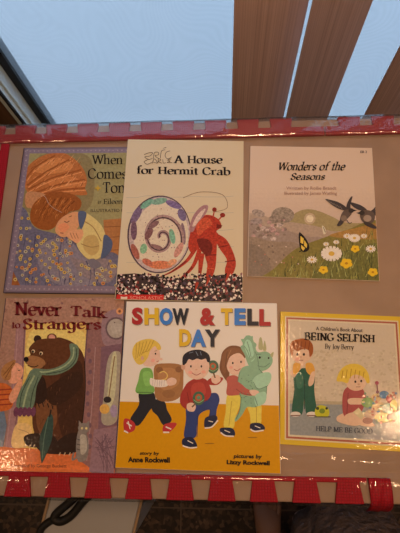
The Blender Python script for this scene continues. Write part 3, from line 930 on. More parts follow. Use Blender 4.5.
A.serif('A House', (162, 68, 326, 96), (26, 18, 18), dy=1, nib=0.19)
A.serif('for Hermit Crab', (40, 101, 352, 131), (26, 18, 18), dy=5, nib=0.19)
b.part('title_lettering')
SG = (44, 32, 30)
for pts in ([(64, 66), (80, 60), (92, 60), (84, 70), (66, 74), (80, 82), (92, 78)], [(95, 80), (98, 60), (110, 58), (112, 66), (100, 70), (114, 80)], [(118, 78), (122, 54), (134, 50)], [(150, 54), (138, 58), (134, 70), (142, 80), (156, 74)], [(128, 45), (138, 42)],
            [(78, 82), (64, 90), (74, 98), (90, 92)], [(90, 96), (98, 80), (108, 94), (92, 90)], [(110, 95), (112, 80), (120, 84), (112, 89), (124, 95)], [(126, 82), (128, 94), (136, 93)], [(154, 80), (142, 84), (150, 88), (140, 92), (158, 93)]):
    A.line(pts, 1.5, SG, up=False)
A.up()
b.part('signature')
A.crop(115, 185, 3.077)
A.sans('SCHOLASTIC', (46, 342, 146, 352), (214, 120, 100), dy=1)
b.part('publisher_lettering')

# --- peach paperback of meadow, birds, butterfly
b = Book('paperback_book', 'peach paperback of a misty flower meadow with two birds and a yellow butterfly', [(251, 147), (373, 147), (378.5, 281), (247, 276.5)],
         0.0045, False, (199, 163, 134), (199, 152, 116), (180, 138, 106))
A = b.art; rr = random.Random(3)
A.crop(245, 195, 2.963)
A.mott = 0.03
A.grid(0, -20, 400, 90, 1, 8, lambda u, v: (199 - 14 * v, 152 - 12 * v, 116 - 8 * v))
A.mott = 0.12
A.poly([(140, 66), (160, 48), (190, 42), (225, 50), (262, 66), (300, 82), (400, 88), (400, 130), (130, 120)], (150, 116, 70))
A.poly([(0, 66), (40, 58), (90, 72), (150, 82), (210, 92), (270, 108), (400, 100), (400, 180), (0, 180)], (162, 122, 92))
A.poly([(0, 90), (60, 92), (120, 104), (180, 122), (240, 130), (260, 180), (0, 200)], (146, 110, 86))
A.ell(192, 70, 17, 17, (176, 134, 94)); A.ell(192, 70, 11, 11, (208, 166, 122))
# bare tree
for k in range(26):
    a = -math.pi * (0.08 + 0.84 * k / 25); q = rr.uniform(26, 42)
    A.line([(110, 90), (110 + q * .5 * math.cos(a), 72 + q * .5 * math.sin(a)), (110 + q * math.cos(a), 72 + q * .95 * math.sin(a))], 2.2, (116, 92, 72), taper=True, up=False)
A.up()
A.mott = 0.4
A.ell(112, 60, 34, 24, (140, 108, 82)); A.ell(88, 72, 18, 12, (136, 104, 80)); A.ell(40, 54, 20, 10, (150, 116, 92), .3); A.ell(34, 78, 18, 10, (146, 112, 92))
for k in range(46): A.ell(rr.gauss(62, 26), rr.gauss(108, 14), rr.uniform(4, 10), rr.uniform(3, 7), rr.choice([(178, 138, 112), (136, 100, 80), (168, 116, 96), (124, 92, 70)]), n=8, up=False)
A.up()
A.mott = 0.18
A.poly([(0, 130), (80, 138), (160, 150), (120, 250), (0, 250)], (140, 104, 76)); A.poly([(0, 150), (60, 170), (80, 262), (0, 256)], (126, 94, 70))
A.poly([(150, 160), (230, 128), (300, 104), (400, 84), (400, 275), (40, 275), (90, 215)], (122, 96, 42))
A.poly([(250, 120), (320, 100), (400, 84), (400, 128), (320, 130)], (156, 102, 46))
A.poly([(240, 190), (320, 160), (400, 150), (400, 275), (200, 275)], (104, 88, 40))
for i in range(420):
    x = rr.uniform(60, 398); y = rr.uniform(110, 262)
    if y < 250 - (x - 40) * .42: continue
    l = rr.uniform(12, 32); dx = rr.uniform(-8, 14)
    A.line([(x, y), (x + dx, y - l)], rr.uniform(1.6, 3.2), rr.choice([(136, 116, 52), (84, 76, 34), (152, 132, 70), (66, 62, 32), (120, 102, 44)]), False, True, up=False)
    if i % 70 == 69: A.up()
A.up()
A.mott = 0.05
for k in range(16): A.ell(rr.uniform(20, 160), rr.uniform(150, 230), 2.5, 2, rr.choice([(170, 96, 70), (196, 150, 120), (90, 64, 50)]), n=6, up=False)
A.up()
def daisy(x, y, r, n=15):
    for k in range(n):
        a = 2 * math.pi * k / n
        A.line([(x + .2 * r * math.cos(a), y + .15 * r * math.sin(a)), (x + r * math.cos(a), y + .72 * r * math.sin(a))], r * .26, (212, 178, 140), False, up=False)
    A.up(); A.ell(x, y, r * .28, r * .22, (196, 138, 50))
for x, y, r in ((256, 174, 31), (324, 128, 17), (372, 160, 15), (302, 122, 11), (198, 192, 15), (240, 146, 9), (352, 122, 10), (270, 140, 9)): daisy(x, y, r, 15 if r > 16 else 11)
for x, y, r in ((300, 203, 18), (326, 160, 13), (232, 222, 14), (378, 229, 15)):
    for k in range(5):
        a = 2 * math.pi * k / 5 + .4
        A.ell(x + .55 * r * math.cos(a), y + .45 * r * math.sin(a), r * .5, r * .42, (212, 150, 30), n=10, up=False)
    A.up(); A.ell(x, y, r * .25, r * .2, (170, 104, 20))
# butterflies
A.poly([(160, 112), (172, 120), (186, 140), (190, 160), (176, 170), (164, 162), (160, 140)], (36, 26, 20))
for q in ([(164, 122), (174, 130), (172, 146), (164, 142)], [(176, 134), (184, 148), (182, 158), (174, 150)], [(166, 148), (178, 158), (172, 166), (166, 158)]): A.poly(q, (206, 152, 54), False)
A.line([(168, 166), (160, 168)], 3, (36, 26, 20))
A.poly([(228, 92), (236, 98), (240, 112), (232, 116)], (196, 160, 120)); A.line([(232, 96), (238, 112)], 1.6, (60, 44, 34))
# birds
BW, BB, BT = (66, 50, 42), (92, 66, 50), (120, 92, 72)
A.poly([(290, 46), (270, 38), (252, 26), (238, 13), (256, 16), (276, 22), (296, 34), (304, 46)], BW); A.poly([(300, 44), (302, 26), (312, 8), (318, 6), (312, 30), (312, 46)], BW)
for k in range(5): A.line([(244 + 9 * k, 17 + 4 * k), (256 + 8 * k, 26 + 4.5 * k)], 1.6, BT, False, up=False)
A.up(); A.poly([(284, 60), (294, 46), (310, 44), (316, 54), (306, 68), (290, 80), (280, 82)], BB); A.poly([(284, 72), (292, 80), (282, 92), (272, 90)], BW)
A.ell(314, 47, 8, 7, (58, 44, 36)); A.poly([(320, 43), (331, 47), (320, 50)], (46, 34, 28), False); A.line([(300, 74), (308, 84), (316, 82)], 2, (60, 44, 36))
A.poly([(352, 48), (334, 44), (318, 34), (310, 22), (328, 26), (344, 32), (360, 44)], BW); A.poly([(372, 50), (382, 40), (392, 22), (400, 14), (400, 50), (386, 62)], BW)
A.poly([(340, 58), (352, 46), (372, 48), (384, 60), (380, 80), (362, 86), (346, 78)], BB); A.poly([(352, 80), (372, 84), (392, 98), (380, 100), (356, 90)], BW); A.ell(346, 54, 8, 7, (58, 44, 36)); A.poly([(340, 51), (329, 54), (340, 58)], (46, 34, 28), False)
A.ell(362, 70, 12, 10, (150, 112, 84)); A.ell(292, 70, 9, 9, (120, 88, 64))
A.mott = 0
A.crop(240, 140, 2.5)
A.line([(28, 252), (27, 298)], 1.6, (120, 92, 70))
b.finish_cover()
A.crop(245, 145, 2.963)
A.serif('Wonders of the', (98, 49, 298, 77), (24, 16, 14), nib=0.17, phi=35, shear=0.3)
A.serif('Seasons', (136, 84, 238, 105), (24, 16, 14), nib=0.17, phi=35, shear=0.3)
b.part('title_lettering')
A.sans('Written by Rollie Brandt', (122, 124, 270, 136), (152, 100, 74), bold=0.004)
A.sans('Illustrated by James Watling', (116, 139, 272, 151), (152, 100, 74), bold=0.004)
A.sans('EB 2', (341, 18, 361, 25), (60, 42, 34), bold=0.01)
b.part('byline_lettering')

# --- mauve hardcover: brown bear in green scarf
b = Book('hardcover_book', 'mauve hardcover with a brown bear in a green scarf bending toward a child', [(3.5, 296), (127.5, 299.5), (111.8, 470.5), (-13, 474)],
         0.0045, True, (190, 160, 140), (134, 92, 84), (60, 40, 46), material=M_lam)
A = b.art; rr = random.Random(4)
A.crop(0, 290, 2.808)
A.mott = 0.2
A.grid(-40, 0, 370, 540, 8, 10, lambda u, v: (152 - 18 * v, 102 - 14 * v, 80 - 10 * v))
for k in range(150):
    x = rr.uniform(-20, 350); y = rr.uniform(12, 400)
    A.ell(x, y, rr.uniform(2, 6), rr.uniform(2, 6), rr.choice([(122, 76, 66), (168, 116, 92), (138, 88, 70)]), n=7, up=False)
A.up()
A.mott = 0.14
A.poly([(-50, 436), (20, 440), (75, 432), (230, 448), (330, 500), (330, 545), (-60, 545)], (186, 86, 42), False)
A.poly([(-50, 480), (120, 486), (250, 500), (320, 545), (-60, 545)], (196, 92, 44))
A.poly([(74, 92), (246, 92), (240, 200), (224, 452), (150, 450), (30, 440), (52, 300)], (196, 146, 74), False)
A.poly([(84, 120), (160, 104), (236, 120), (220, 220), (84, 250)], (206, 160, 86))
A.poly([(46, 96), (74, 92), (66, 240), (40, 444), (14, 440), (34, 260)], (142, 94, 88), False)
A.line([(70, 92), (60, 260), (34, 442)], 3, (108, 70, 68)); A.line([(52, 96), (38, 270), (18, 440)], 2, (160, 112, 100))
A.poly([(44, 380), (80, 376), (90, 400), (84, 436), (34, 440)], (204, 150, 90)); A.line([(50, 390), (82, 404), (78, 436)], 2, (160, 110, 70))
# right wall and long-case clock
A.poly([(246, 92), (350, 92), (332, 330), (316, 545), (212, 470), (232, 250)], (126, 80, 72), False)
A.line([(246, 100), (236, 240), (220, 470)], 4, (94, 60, 62)); A.line([(268, 160), (258, 330), (244, 480)], 2, (150, 108, 100))
A.poly([(292, 70), (350, 60), (350, 150), (340, 160), (290, 150)], (132, 94, 92))
A.ell(326, 108, 30, 32, (96, 68, 66)); A.ell(326, 108, 25, 27, (152, 126, 108)); A.line([(326, 108), (322, 90)], 2.5, (60, 44, 42)); A.line([(326, 108), (338, 112)], 2.5, (60, 44, 42)); A.ell(326, 108, 15, 16, (160, 134, 116))
A.poly([(284, 160), (344, 150), (330, 380), (276, 390)], (108, 70, 74), False)
A.poly([(300, 210), (312, 178), (330, 172), (340, 190), (336, 300), (326, 370), (286, 372), (292, 290)], (146, 122, 100))
A.poly([(314, 190), (328, 186), (322, 300), (300, 330)], (172, 150, 112)); A.line([(322, 186), (306, 300)], 3, (120, 84, 50)); A.ell(302, 308, 11, 9, (44, 32, 32)); A.ell(294, 334, 14, 14, (190, 132, 60)); A.ell(320, 340, 10, 18, (142, 112, 124))
A.poly([(264, 392), (332, 382), (318, 530), (250, 510)], (128, 88, 88), False)
for k in range(26): A.line([(262 + rr.uniform(0, 60), 400 + rr.uniform(0, 110)), (268 + rr.uniform(0, 56), 404 + rr.uniform(0, 110))], 1.8, (96, 64, 68), False, up=False)
for k in range(10): A.ell(250 + 4 * math.sin(k), 170 + 30 * k, 5, 7, (100, 66, 70), n=8, up=False)
A.ell(336, 60, 10, 9, (190, 120, 76)); A.ell(336, 60, 4, 4, (110, 60, 40)); A.up()
# bear
BR, BD, BL_ = (76, 38, 21), (42, 23, 16), (104, 58, 32)
A.mott = 0.16
A.poly([(96, 400), (150, 380), (226, 384), (226, 440), (180, 460), (112, 452)], BD)
A.poly([(150, 138), (190, 140), (222, 162), (238, 196), (240, 260), (236, 330), (226, 410), (190, 434), (130, 424), (96, 398), (92, 330), (104, 260), (120, 200)], BR)
A.poly([(170, 240), (225, 200), (236, 300), (222, 400), (180, 420), (160, 330)], (58, 29, 17))
A.poly([(108, 300), (150, 300), (160, 370), (130, 410), (104, 380)], BL_)
A.poly([(68, 412), (100, 402), (150, 410), (160, 432), (120, 442), (78, 438)], BD); A.poly([(166, 420), (210, 400), (236, 420), (228, 446), (190, 462), (158, 452)], BD)
for x in (74, 86, 98): A.line([(x, 434), (x - 4, 442)], 3, (170, 130, 96), False, up=False)
for x in (170, 184, 198): A.line([(x, 456), (x - 4, 464)], 3, (170, 130, 96), False, up=False)
A.up()
A.poly([(124, 290), (150, 262), (200, 232), (232, 236), (226, 276), (180, 316), (146, 322)], (50, 26, 16)); A.poly([(96, 250), (124, 246), (132, 300), (112, 320), (94, 304)], BD)
for x, y in ((98, 312), (108, 318), (120, 316), (146, 322), (134, 318)): A.line([(x, y), (x + 3, y + 12)], 3, (34, 22, 18), False, up=False)
A.ell(106, 138, 11, 11, (46, 26, 18)); A.ell(146, 134, 14, 12, (96, 52, 30)); A.ell(146, 133, 9, 8, (190, 120, 96))
A.poly([(82, 164), (104, 142), (140, 136), (184, 142), (206, 170), (200, 208), (168, 230), (128, 232), (104, 222), (86, 214), (72, 204), (74, 190), (86, 182)], (84, 43, 23))
A.poly([(72, 194), (90, 184), (118, 192), (128, 208), (108, 222), (84, 216)], (140, 86, 50)); A.ell(74, 195, 7, 7.5, (22, 16, 16)); A.line([(78, 212), (96, 216), (108, 212)], 2.5, (40, 22, 16))
A.ell(94, 172, 5, 5, (190, 150, 110)); A.ell(93, 173, 3, 3.5, (20, 14, 14)); A.ell(116, 178, 5, 5, (190, 150, 110)); A.ell(115, 179, 3, 3.5, (20, 14, 14)); A.line([(108, 168), (122, 170)], 3, (56, 30, 18))
for k in range(60):
    x = rr.uniform(110, 222); y = rr.uniform(200, 420)
    A.line([(x, y), (x - 3, y + rr.uniform(8, 16))], 1.6, rr.choice([(96, 52, 30), (44, 23, 15), (60, 32, 18)]), False, True, up=False)
A.up(); A.line([(92, 330), (104, 262), (122, 226)], 2.5, (36, 20, 14)); A.line([(238, 200), (240, 270), (234, 350), (224, 410)], 3, (36, 20, 14))
# scarf
A.mott = 0.18
GS, GD, GL = (92, 98, 74), (50, 58, 46), (136, 134, 96)
A.poly([(196, 152), (220, 158), (218, 196), (196, 222), (158, 238), (112, 238), (92, 228), (98, 220), (140, 222), (178, 208), (198, 184)], GS)
A.line([(208, 160), (204, 190), (178, 216), (130, 230), (100, 228)], 4, GL); A.line([(216, 164), (212, 196), (184, 224), (130, 236)], 2.5, GD)
A.poly([(90, 224), (118, 236), (104, 270), (92, 330), (48, 330), (54, 290), (72, 256)], GS); A.line([(98, 240), (78, 280), (66, 328)], 5, GL); A.line([(108, 244), (92, 290), (86, 328)], 2.5, GD); A.line([(84, 244), (62, 290), (56, 328)], 2.5, GD)
for x in (46, 58, 70, 82, 94): A.ell(x, 342, 7.5, 14, (96, 46, 62), 0.15, 10, up=False)
A.up()
# umbrella, cat, child
A.poly([(140, 350), (150, 360), (146, 420), (122, 480), (116, 478), (112, 420), (124, 380)], (46, 58, 48)); A.line([(136, 356), (124, 420), (119, 476)], 2.5, (78, 90, 70)); A.line([(144, 336), (140, 356)], 4, (30, 26, 24))
CG = (116, 96, 84)
A.poly([(222, 392), (242, 398), (250, 440), (242, 476), (220, 480), (214, 440)], CG); A.ell(236, 388, 16, 15, CG); A.poly([(222, 380), (222, 366), (232, 376)], CG, False); A.poly([(240, 376), (252, 366), (250, 382)], CG, False)
A.ell(231, 388, 3, 3.5, (196, 160, 100)); A.ell(243, 388, 3, 3.5, (196, 160, 100)); A.line([(216, 470), (204, 476), (208, 456)], 5, CG); A.poly([(226, 410), (242, 410), (244, 450), (228, 460)], (156, 132, 112))
for y in (418, 432, 446): A.line([(216, y), (226, y + 3)], 2.5, (76, 62, 56), False, up=False)
A.up()
A.poly([(-20, 330), (12, 336), (20, 380), (10, 440), (-30, 440)], (94, 96, 104), False)
A.poly([(-20, 270), (14, 262), (36, 280), (40, 310), (26, 336), (-24, 336)], (176, 80, 34))
for y in (282, 296, 310, 324): A.line([(-20, y), (34, y - 4)], 4, (134, 44, 26), False, up=False)
A.up()
A.poly([(26, 300), (48, 262), (58, 250), (64, 258), (50, 300), (36, 318)], (198, 124, 90)); A.poly([(24, 232), (44, 206), (60, 212), (66, 224), (62, 244), (44, 262), (26, 258)], (202, 128, 96))
A.poly([(4, 232), (14, 210), (42, 196), (44, 206), (34, 224), (30, 250), (12, 252)], (150, 92, 50)); A.line([(10, 240), (40, 204)], 2.5, (112, 64, 34)); A.line([(16, 248), (34, 216)], 2.5, (112, 64, 34)); A.line([(52, 226), (57, 226)], 2.5, (70, 40, 30))
A.mott = 0
b.finish_cover()
A.crop(0, 295, 3.077)
TC = (98, 24, 26)
A.serif('Never', (44, 20, 192, 64), TC, dy=4, nib=0.20, wobble=0.05, serif=0.10); A.serif('Talk', (216, 30, 332, 66), TC, dy=8, nib=0.20, wobble=0.05, serif=0.10)
A.serif('to', (38, 84, 64, 103), TC, dy=0, nib=0.2); A.serif('Strangers', (70, 72, 313, 117), TC, dy=1, nib=0.20, wobble=0.05, serif=0.09)
b.part('title_lettering')
A.crop(0, 290, 2.808)
A.sans('Illustrated by George Buckett', (32, 488, 188, 500), (96, 44, 30), dy=1, bold=0.004)
b.part('byline_lettering')

# --- white and yellow hardcover with three children
b = Book('hardcover_book', 'large white and yellow hardcover with three children carrying toys', [(128.5, 301.5), (275, 303), (283, 474), (112.5, 468)],
         0.0085, True, (200, 158, 126), (210, 170, 144), (30, 28, 44))
A = b.art; A.mott = 0.03
A.crop(0, 0, 1)
A.poly([(100, 401), (300, 406), (300, 490), (100, 490)], (194, 114, 6), False)
A.crop(115, 335, 3.948)
SK, SK2 = (208, 146, 110), (190, 124, 88)
# boy with a teddy
A.mott = 0.06
for pts in ([(96, 228), (150, 226), (160, 268), (136, 300), (92, 358), (60, 334), (94, 276)], [(146, 256), (194, 262), (206, 296), (224, 336), (192, 356), (168, 320), (146, 296)]): A.poly(pts, (36, 30, 30))
for q in ([(36, 332), (64, 336), (80, 354), (76, 376), (52, 386), (36, 378)], [(192, 356), (220, 346), (242, 348), (238, 362), (214, 384), (190, 384)]):
    A.poly(q, (170, 40, 34)); A.line([q[-1], q[-2]], 6, (212, 176, 150), False)
A.line([(46, 346), (66, 360)], 5, (214, 180, 156), False); A.line([(52, 340), (60, 372)], 4, (214, 180, 156), False); A.line([(200, 362), (222, 372)], 5, (214, 180, 156), False)
A.poly([(156, 124), (196, 112), (262, 120), (270, 170), (262, 236), (220, 262), (164, 252), (156, 190)], (150, 88, 46)); A.poly([(170, 140), (220, 130), (256, 150), (246, 200), (186, 214)], (166, 100, 54)); A.ell(176, 138, 14, 12, (128, 72, 38)); A.ell(252, 136, 14, 12, (128, 72, 38)); A.ell(212, 232, 26, 16, (138, 80, 42))
A.line([(176, 150), (192, 144), (206, 156), (202, 172), (184, 178)], 4, (208, 150, 70))
A.poly([(104, 136), (136, 130), (150, 150), (150, 188), (152, 228), (84, 228), (92, 180)], (110, 134, 56)); A.poly([(110, 150), (140, 146), (148, 190), (120, 200)], (126, 148, 66)); A.line([(86, 226), (152, 228)], 4, (80, 100, 44), False)
A.poly([(140, 170), (160, 176), (204, 180), (206, 202), (168, 206), (140, 196)], (212, 178, 156))
for k in range(6): A.line([(150 + 9 * k, 178), (148 + 9 * k, 202)], 1.8, (168, 130, 112), False, up=False)
A.up(); A.poly([(204, 180), (222, 168), (242, 176), (238, 194), (212, 200)], SK)
A.poly([(100, 70), (120, 42), (156, 38), (174, 56), (178, 92), (164, 116), (136, 124), (112, 116)], SK); A.ell(182, 96, 6, 5, SK); A.ell(150, 100, 8, 7, (214, 128, 96))
A.poly([(68, 70), (78, 38), (106, 20), (144, 16), (174, 34), (182, 56), (168, 58), (158, 44), (140, 60), (130, 88), (112, 112), (92, 116), (76, 98)], (204, 146, 54))
for k in range(6): A.line([(84 + 14 * k, 30 - 2 * k), (84 + 10 * k, 60), (82 + 7 * k, 96 - 6 * k)], 2.4, (168, 112, 36), up=False)
A.up(); A.ell(108, 92, 6, 9, SK2); A.ell(160, 74, 3, 4, (30, 22, 20)); A.line([(156, 64), (166, 62)], 2, (130, 84, 30)); A.line([(164, 106), (174, 102)], 2.2, (150, 60, 46))
# boy in red with maracas
A.crop(175, 335, 3.636)
A.poly([(46, 246), (110, 236), (126, 214), (152, 212), (162, 236), (152, 270), (146, 302), (122, 306), (126, 272), (90, 288), (80, 330), (74, 372), (34, 372), (40, 310)], (42, 48, 78))
A.line([(84, 284), (80, 370)], 2.4, (28, 32, 56)); A.line([(128, 270), (126, 300)], 2.4, (28, 32, 56))
for q in ([(30, 376), (62, 372), (80, 398), (74, 410), (40, 408), (26, 396)], [(112, 300), (146, 292), (154, 306), (132, 332), (112, 338), (106, 326)]):
    A.poly(q, (32, 30, 44))
A.line([(28, 402), (54, 410), (80, 408)], 5, (216, 186, 164)); A.line([(108, 338), (134, 334), (156, 310)], 5, (216, 186, 164)); A.line([(46, 384), (66, 394)], 3, (216, 186, 164), False); A.line([(122, 312), (138, 316)], 3, (216, 186, 164), False)
A.poly([(50, 170), (80, 156), (110, 160), (124, 180), (132, 210), (118, 236), (80, 250), (50, 250), (42, 270), (20, 250), (20, 220), (34, 190)], (150, 40, 30)); A.poly([(112, 178), (150, 182), (168, 170), (174, 156), (148, 152), (124, 160)], (150, 40, 30)); A.poly([(64, 180), (100, 174), (112, 210), (84, 232), (60, 220)], (166, 52, 36)); A.line([(44, 208), (52, 246)], 2.4, (112, 28, 24)); A.line([(50, 250), (120, 236)], 3, (112, 28, 24))
A.poly([(44, 252), (62, 246), (76, 258), (68, 278), (46, 274)], SK); A.poly([(134, 150), (158, 146), (166, 164), (150, 178), (134, 170)], SK)
for x, y, q in ((86, 230, 23), (138, 116, 22)):
    A.ell(x, y, q * .95, q * 1.1, (62, 78, 52)); A.ell(x, y - 2, q * .55, q * .6, (166, 70, 36)); A.ell(x, y - 2, q * .28, q * .3, (84, 110, 72)); A.line([(x - q * .8, y + 5), (x, y + q * .7), (x + q * .8, y + 5)], 2.2, (140, 140, 80))
A.line([(140, 138), (146, 156)], 5, (96, 62, 36)); A.line([(74, 250), (62, 262)], 5, (96, 62, 36))
A.poly([(34, 104), (46, 84), (90, 76), (120, 92), (124, 124), (108, 152), (80, 162), (52, 152), (36, 130)], SK); A.ell(30, 116, 8, 11, SK2); A.ell(56, 136, 8, 6, (212, 128, 96)); A.ell(104, 134, 8, 6, (212, 128, 96))
A.poly([(28, 108), (30, 76), (54, 58), (92, 54), (122, 70), (128, 96), (118, 98), (112, 86), (96, 90), (80, 86), (64, 92), (50, 88), (40, 104)], (28, 24, 28)); A.line([(52, 66), (66, 62)], 2.4, (96, 90, 92)); A.line([(76, 60), (84, 76)], 2, (110, 104, 104), False); A.line([(92, 60), (96, 74)], 2, (110, 104, 104), False)
A.ell(58, 114, 3, 4.5, (24, 18, 18)); A.ell(96, 114, 3, 4.5, (24, 18, 18)); A.line([(62, 138), (78, 146), (94, 138)], 2.4, (150, 56, 44)); A.ell(78, 126, 4, 3, SK2)
# girl with a horned dinosaur toy
A.poly([(192, 216), (236, 218), (238, 250), (220, 300), (212, 338), (178, 334), (184, 280)], (206, 158, 54)); A.poly([(262, 250), (310, 250), (314, 290), (310, 326), (278, 328), (272, 290)], (206, 158, 54)); A.line([(206, 240), (196, 330)], 2.4, (170, 120, 36)); A.line([(296, 262), (296, 320)], 2.4, (170, 120, 36))
for q in ([(166, 338), (206, 338), (218, 354), (214, 368), (184, 366), (166, 354)], [(276, 322), (308, 320), (326, 334), (322, 346), (290, 350), (274, 342)]): A.poly(q, (32, 30, 42)); A.line([q[-1], q[-2], q[-3]], 5, (216, 186, 164)); A.line([(q[0][0] + 14, q[0][1] + 8), (q[0][0] + 34, q[0][1] + 16)], 3, (216, 186, 164), False)
A.poly([(166, 90), (174, 60), (200, 40), (234, 42), (250, 62), (254, 84), (210, 84), (200, 120), (194, 168), (176, 152), (162, 122)], (112, 60, 34)); 
A.poly([(188, 156), (214, 146), (238, 160), (262, 190), (290, 204), (286, 222), (240, 218), (190, 218), (190, 180)], (166, 70, 52)); A.line([(222, 172), (252, 200), (284, 212)], 2.4, (124, 46, 38))
A.poly([(188, 96), (204, 74), (232, 66), (252, 84), (254, 118), (236, 140), (210, 144), (192, 128)], SK); A.poly([(174, 70), (200, 48), (238, 50), (252, 72), (228, 66), (202, 78), (190, 104), (182, 140), (172, 120)], (124, 68, 38)); A.line([(190, 60), (182, 120)], 2.4, (90, 48, 28)); A.line([(204, 54), (190, 84)], 2.4, (150, 90, 52))
A.ell(210, 102, 3, 4.2, (24, 18, 18)); A.ell(240, 98, 3, 4.2, (24, 18, 18)); A.line([(214, 124), (226, 130), (238, 122)], 2.4, (150, 56, 44)); A.ell(204, 118, 7, 5, (212, 128, 96))
GR, GG, GK = (126, 138, 96), (150, 160, 116), (90, 104, 72)
A.poly([(236, 130), (262, 112), (306, 122), (330, 160), (332, 210), (322, 244), (290, 262), (262, 262), (244, 290), (222, 314), (218, 304), (236, 270), (240, 230), (228, 180)], GR)
A.poly([(256, 80), (246, 30), (258, 4), (278, 6), (290, 36), (300, 62), (330, 60), (350, 74), (354, 100), (336, 124), (306, 132), (276, 124)], GR); A.poly([(258, 64), (254, 30), (264, 14), (278, 24), (286, 52), (290, 84), (276, 96)], GG); A.poly([(304, 50), (306, 16), (314, 10), (320, 50)], (160, 134, 84)); A.poly([(320, 54), (326, 20), (332, 54)], (160, 134, 84)); A.poly([(346, 72), (358, 62), (354, 82)], (160, 134, 84))
A.poly([(252, 70), (238, 44), (248, 34), (240, 16), (254, 14), (258, 2), (270, 8), (282, 4), (284, 22), (296, 34), (292, 52), (300, 66), (280, 92), (262, 92)], GR); A.poly([(260, 66), (252, 38), (260, 18), (274, 22), (282, 44), (286, 72), (272, 84)], GG)
A.line([(262, 24), (270, 50), (276, 80)], 2, GK); A.line([(252, 40), (264, 60), (272, 84)], 2, GK); A.line([(290, 60), (300, 84), (306, 128)], 2.4, GK); A.line([(236, 134), (228, 180), (240, 230)], 2.6, GK); A.line([(306, 124), (330, 160), (332, 210), (322, 244), (290, 262)], 2.6, GK)
A.poly([(214, 166), (236, 174), (262, 196), (288, 204), (284, 220), (246, 216), (218, 200)], (166, 70, 52)); A.line([(222, 196), (250, 214), (284, 218)], 2.2, (120, 44, 36)); A.poly([(280, 204), (300, 202), (306, 212), (292, 220), (282, 218)], SK)
A.ell(308, 82, 4, 4.5, (28, 24, 22)); A.ell(340, 84, 3, 3.5, (28, 24, 22)); A.line([(300, 112), (324, 116), (344, 102)], 2.6, GK); A.line([(296, 70), (314, 70)], 2.4, GK)
A.poly([(282, 166), (306, 142), (342, 136), (350, 156), (336, 184), (300, 194)], GG); A.poly([(290, 222), (318, 206), (332, 214), (326, 246), (296, 258)], GG); A.line([(284, 170), (302, 196), (338, 184)], 2.4, GK); A.line([(290, 226), (300, 256)], 2.4, GK); A.line([(240, 230), (236, 270), (222, 306)], 3, GK)
rr = random.Random(6)
for k in range(26): A.ell(rr.uniform(238, 286), rr.uniform(136, 250), 2, 2, GK, n=6, up=False)
A.up(); A.poly([(270, 202), (294, 200), (300, 212), (282, 220)], SK)
A.mott = 0
for x, y in ((126, 394), (282, 372)): A.ell(x, y, 18, 2.2, (150, 88, 14))
b.finish_cover()
A.crop(120, 300, 2.5)
RD, YL, BU, BK = (158, 36, 30), (204, 140, 30), (56, 96, 136), (38, 34, 34)
for ch, q, c in (('S', (30, 19, 57, 62), RD), ('H', (61, 20, 97, 62), YL), ('O', (99, 20, 132, 63), BU), ('W', (131, 21, 172, 62), BK), ('&', (200, 20, 238, 64), RD), ('T', (252, 21, 281, 63), YL), ('E', (286, 21, 314, 63), BU), ('L', (318, 22, 346, 64), BK), ('L', (348, 23, 376, 65), RD),
                 ('D', (148, 73, 178, 116), YL), ('A', (177, 74, 215, 117), BU), ('Y', (212, 74, 250, 117), BK)):
    A.sans(ch, (q[0] + 1.5, q[1] + 2, q[2] + 1.5, q[3] + 2), (122, 92, 74), bold=0.05)
    A.sans(ch, q, c, bold=0.05)
b.part('title_lettering')
A.crop(115, 335, 3.948)
A.sans('story by', (99, 459, 175, 476), (30, 18, 12), dy=1, bold=0.03, shear=0.15); A.sans('Anne Rockwell', (52, 480, 217, 502), (26, 16, 12), dy=2, bold=0.045)
b.part('author_lettering')
A.crop(175, 335, 3.636)
A.sans('pictures by', (214, 432, 315, 451), (30, 18, 12), dy=2, bold=0.03, shear=0.15); A.sans('Lizzy Rockwell', (188, 453, 344, 474), (26, 16, 12), dy=4, bold=0.045)
b.part('illustrator_lettering')

# --- square yellow framed book
b = Book('paperback_book', 'square yellow book with a red framed panel of two children, glossy and crinkled', [(279, 312), (404, 316.3), (410, 453), (282, 443.5)],
         0.0045, False, (204, 162, 138), (204, 144, 36), (190, 130, 30), material=M_gloss)
A = b.art; W, H = b.w, b.h; rr = random.Random(7); A.mott = 0.03
for i, c in ((0.0068, (206, 160, 118)), (0.0088, (160, 76, 52)), (0.0116, (204, 160, 122)), (0.0142, (194, 150, 118))): A.rect_local(i, i, W - i, H - i, c)
x0 = y0 = 0.0142; x1, y1 = W - x0, H - y0
sv = A.clip
A.clip = lambda pts: sv([(max(x0, min(x1, p[0])), max(y0, min(y1, p[1]))) for p in pts])
A.crop(270, 305, 3.077)
A.mott = 0.10
A.poly([(40, 300), (200, 296), (420, 310), (420, 420), (40, 420)], (138, 118, 106), False)
A.poly([(40, 292), (420, 302), (420, 312), (40, 302)], (170, 132, 98), False)
for k in range(420):
    x = rr.uniform(56, 396); y = rr.uniform(140, 292)
    A.ell(x, y, rr.uniform(3, 5.5), rr.uniform(2.5, 4.5), rr.choice([(182, 140, 106), (200, 156, 122), (188, 146, 112)]), n=7, up=False)
A.up()
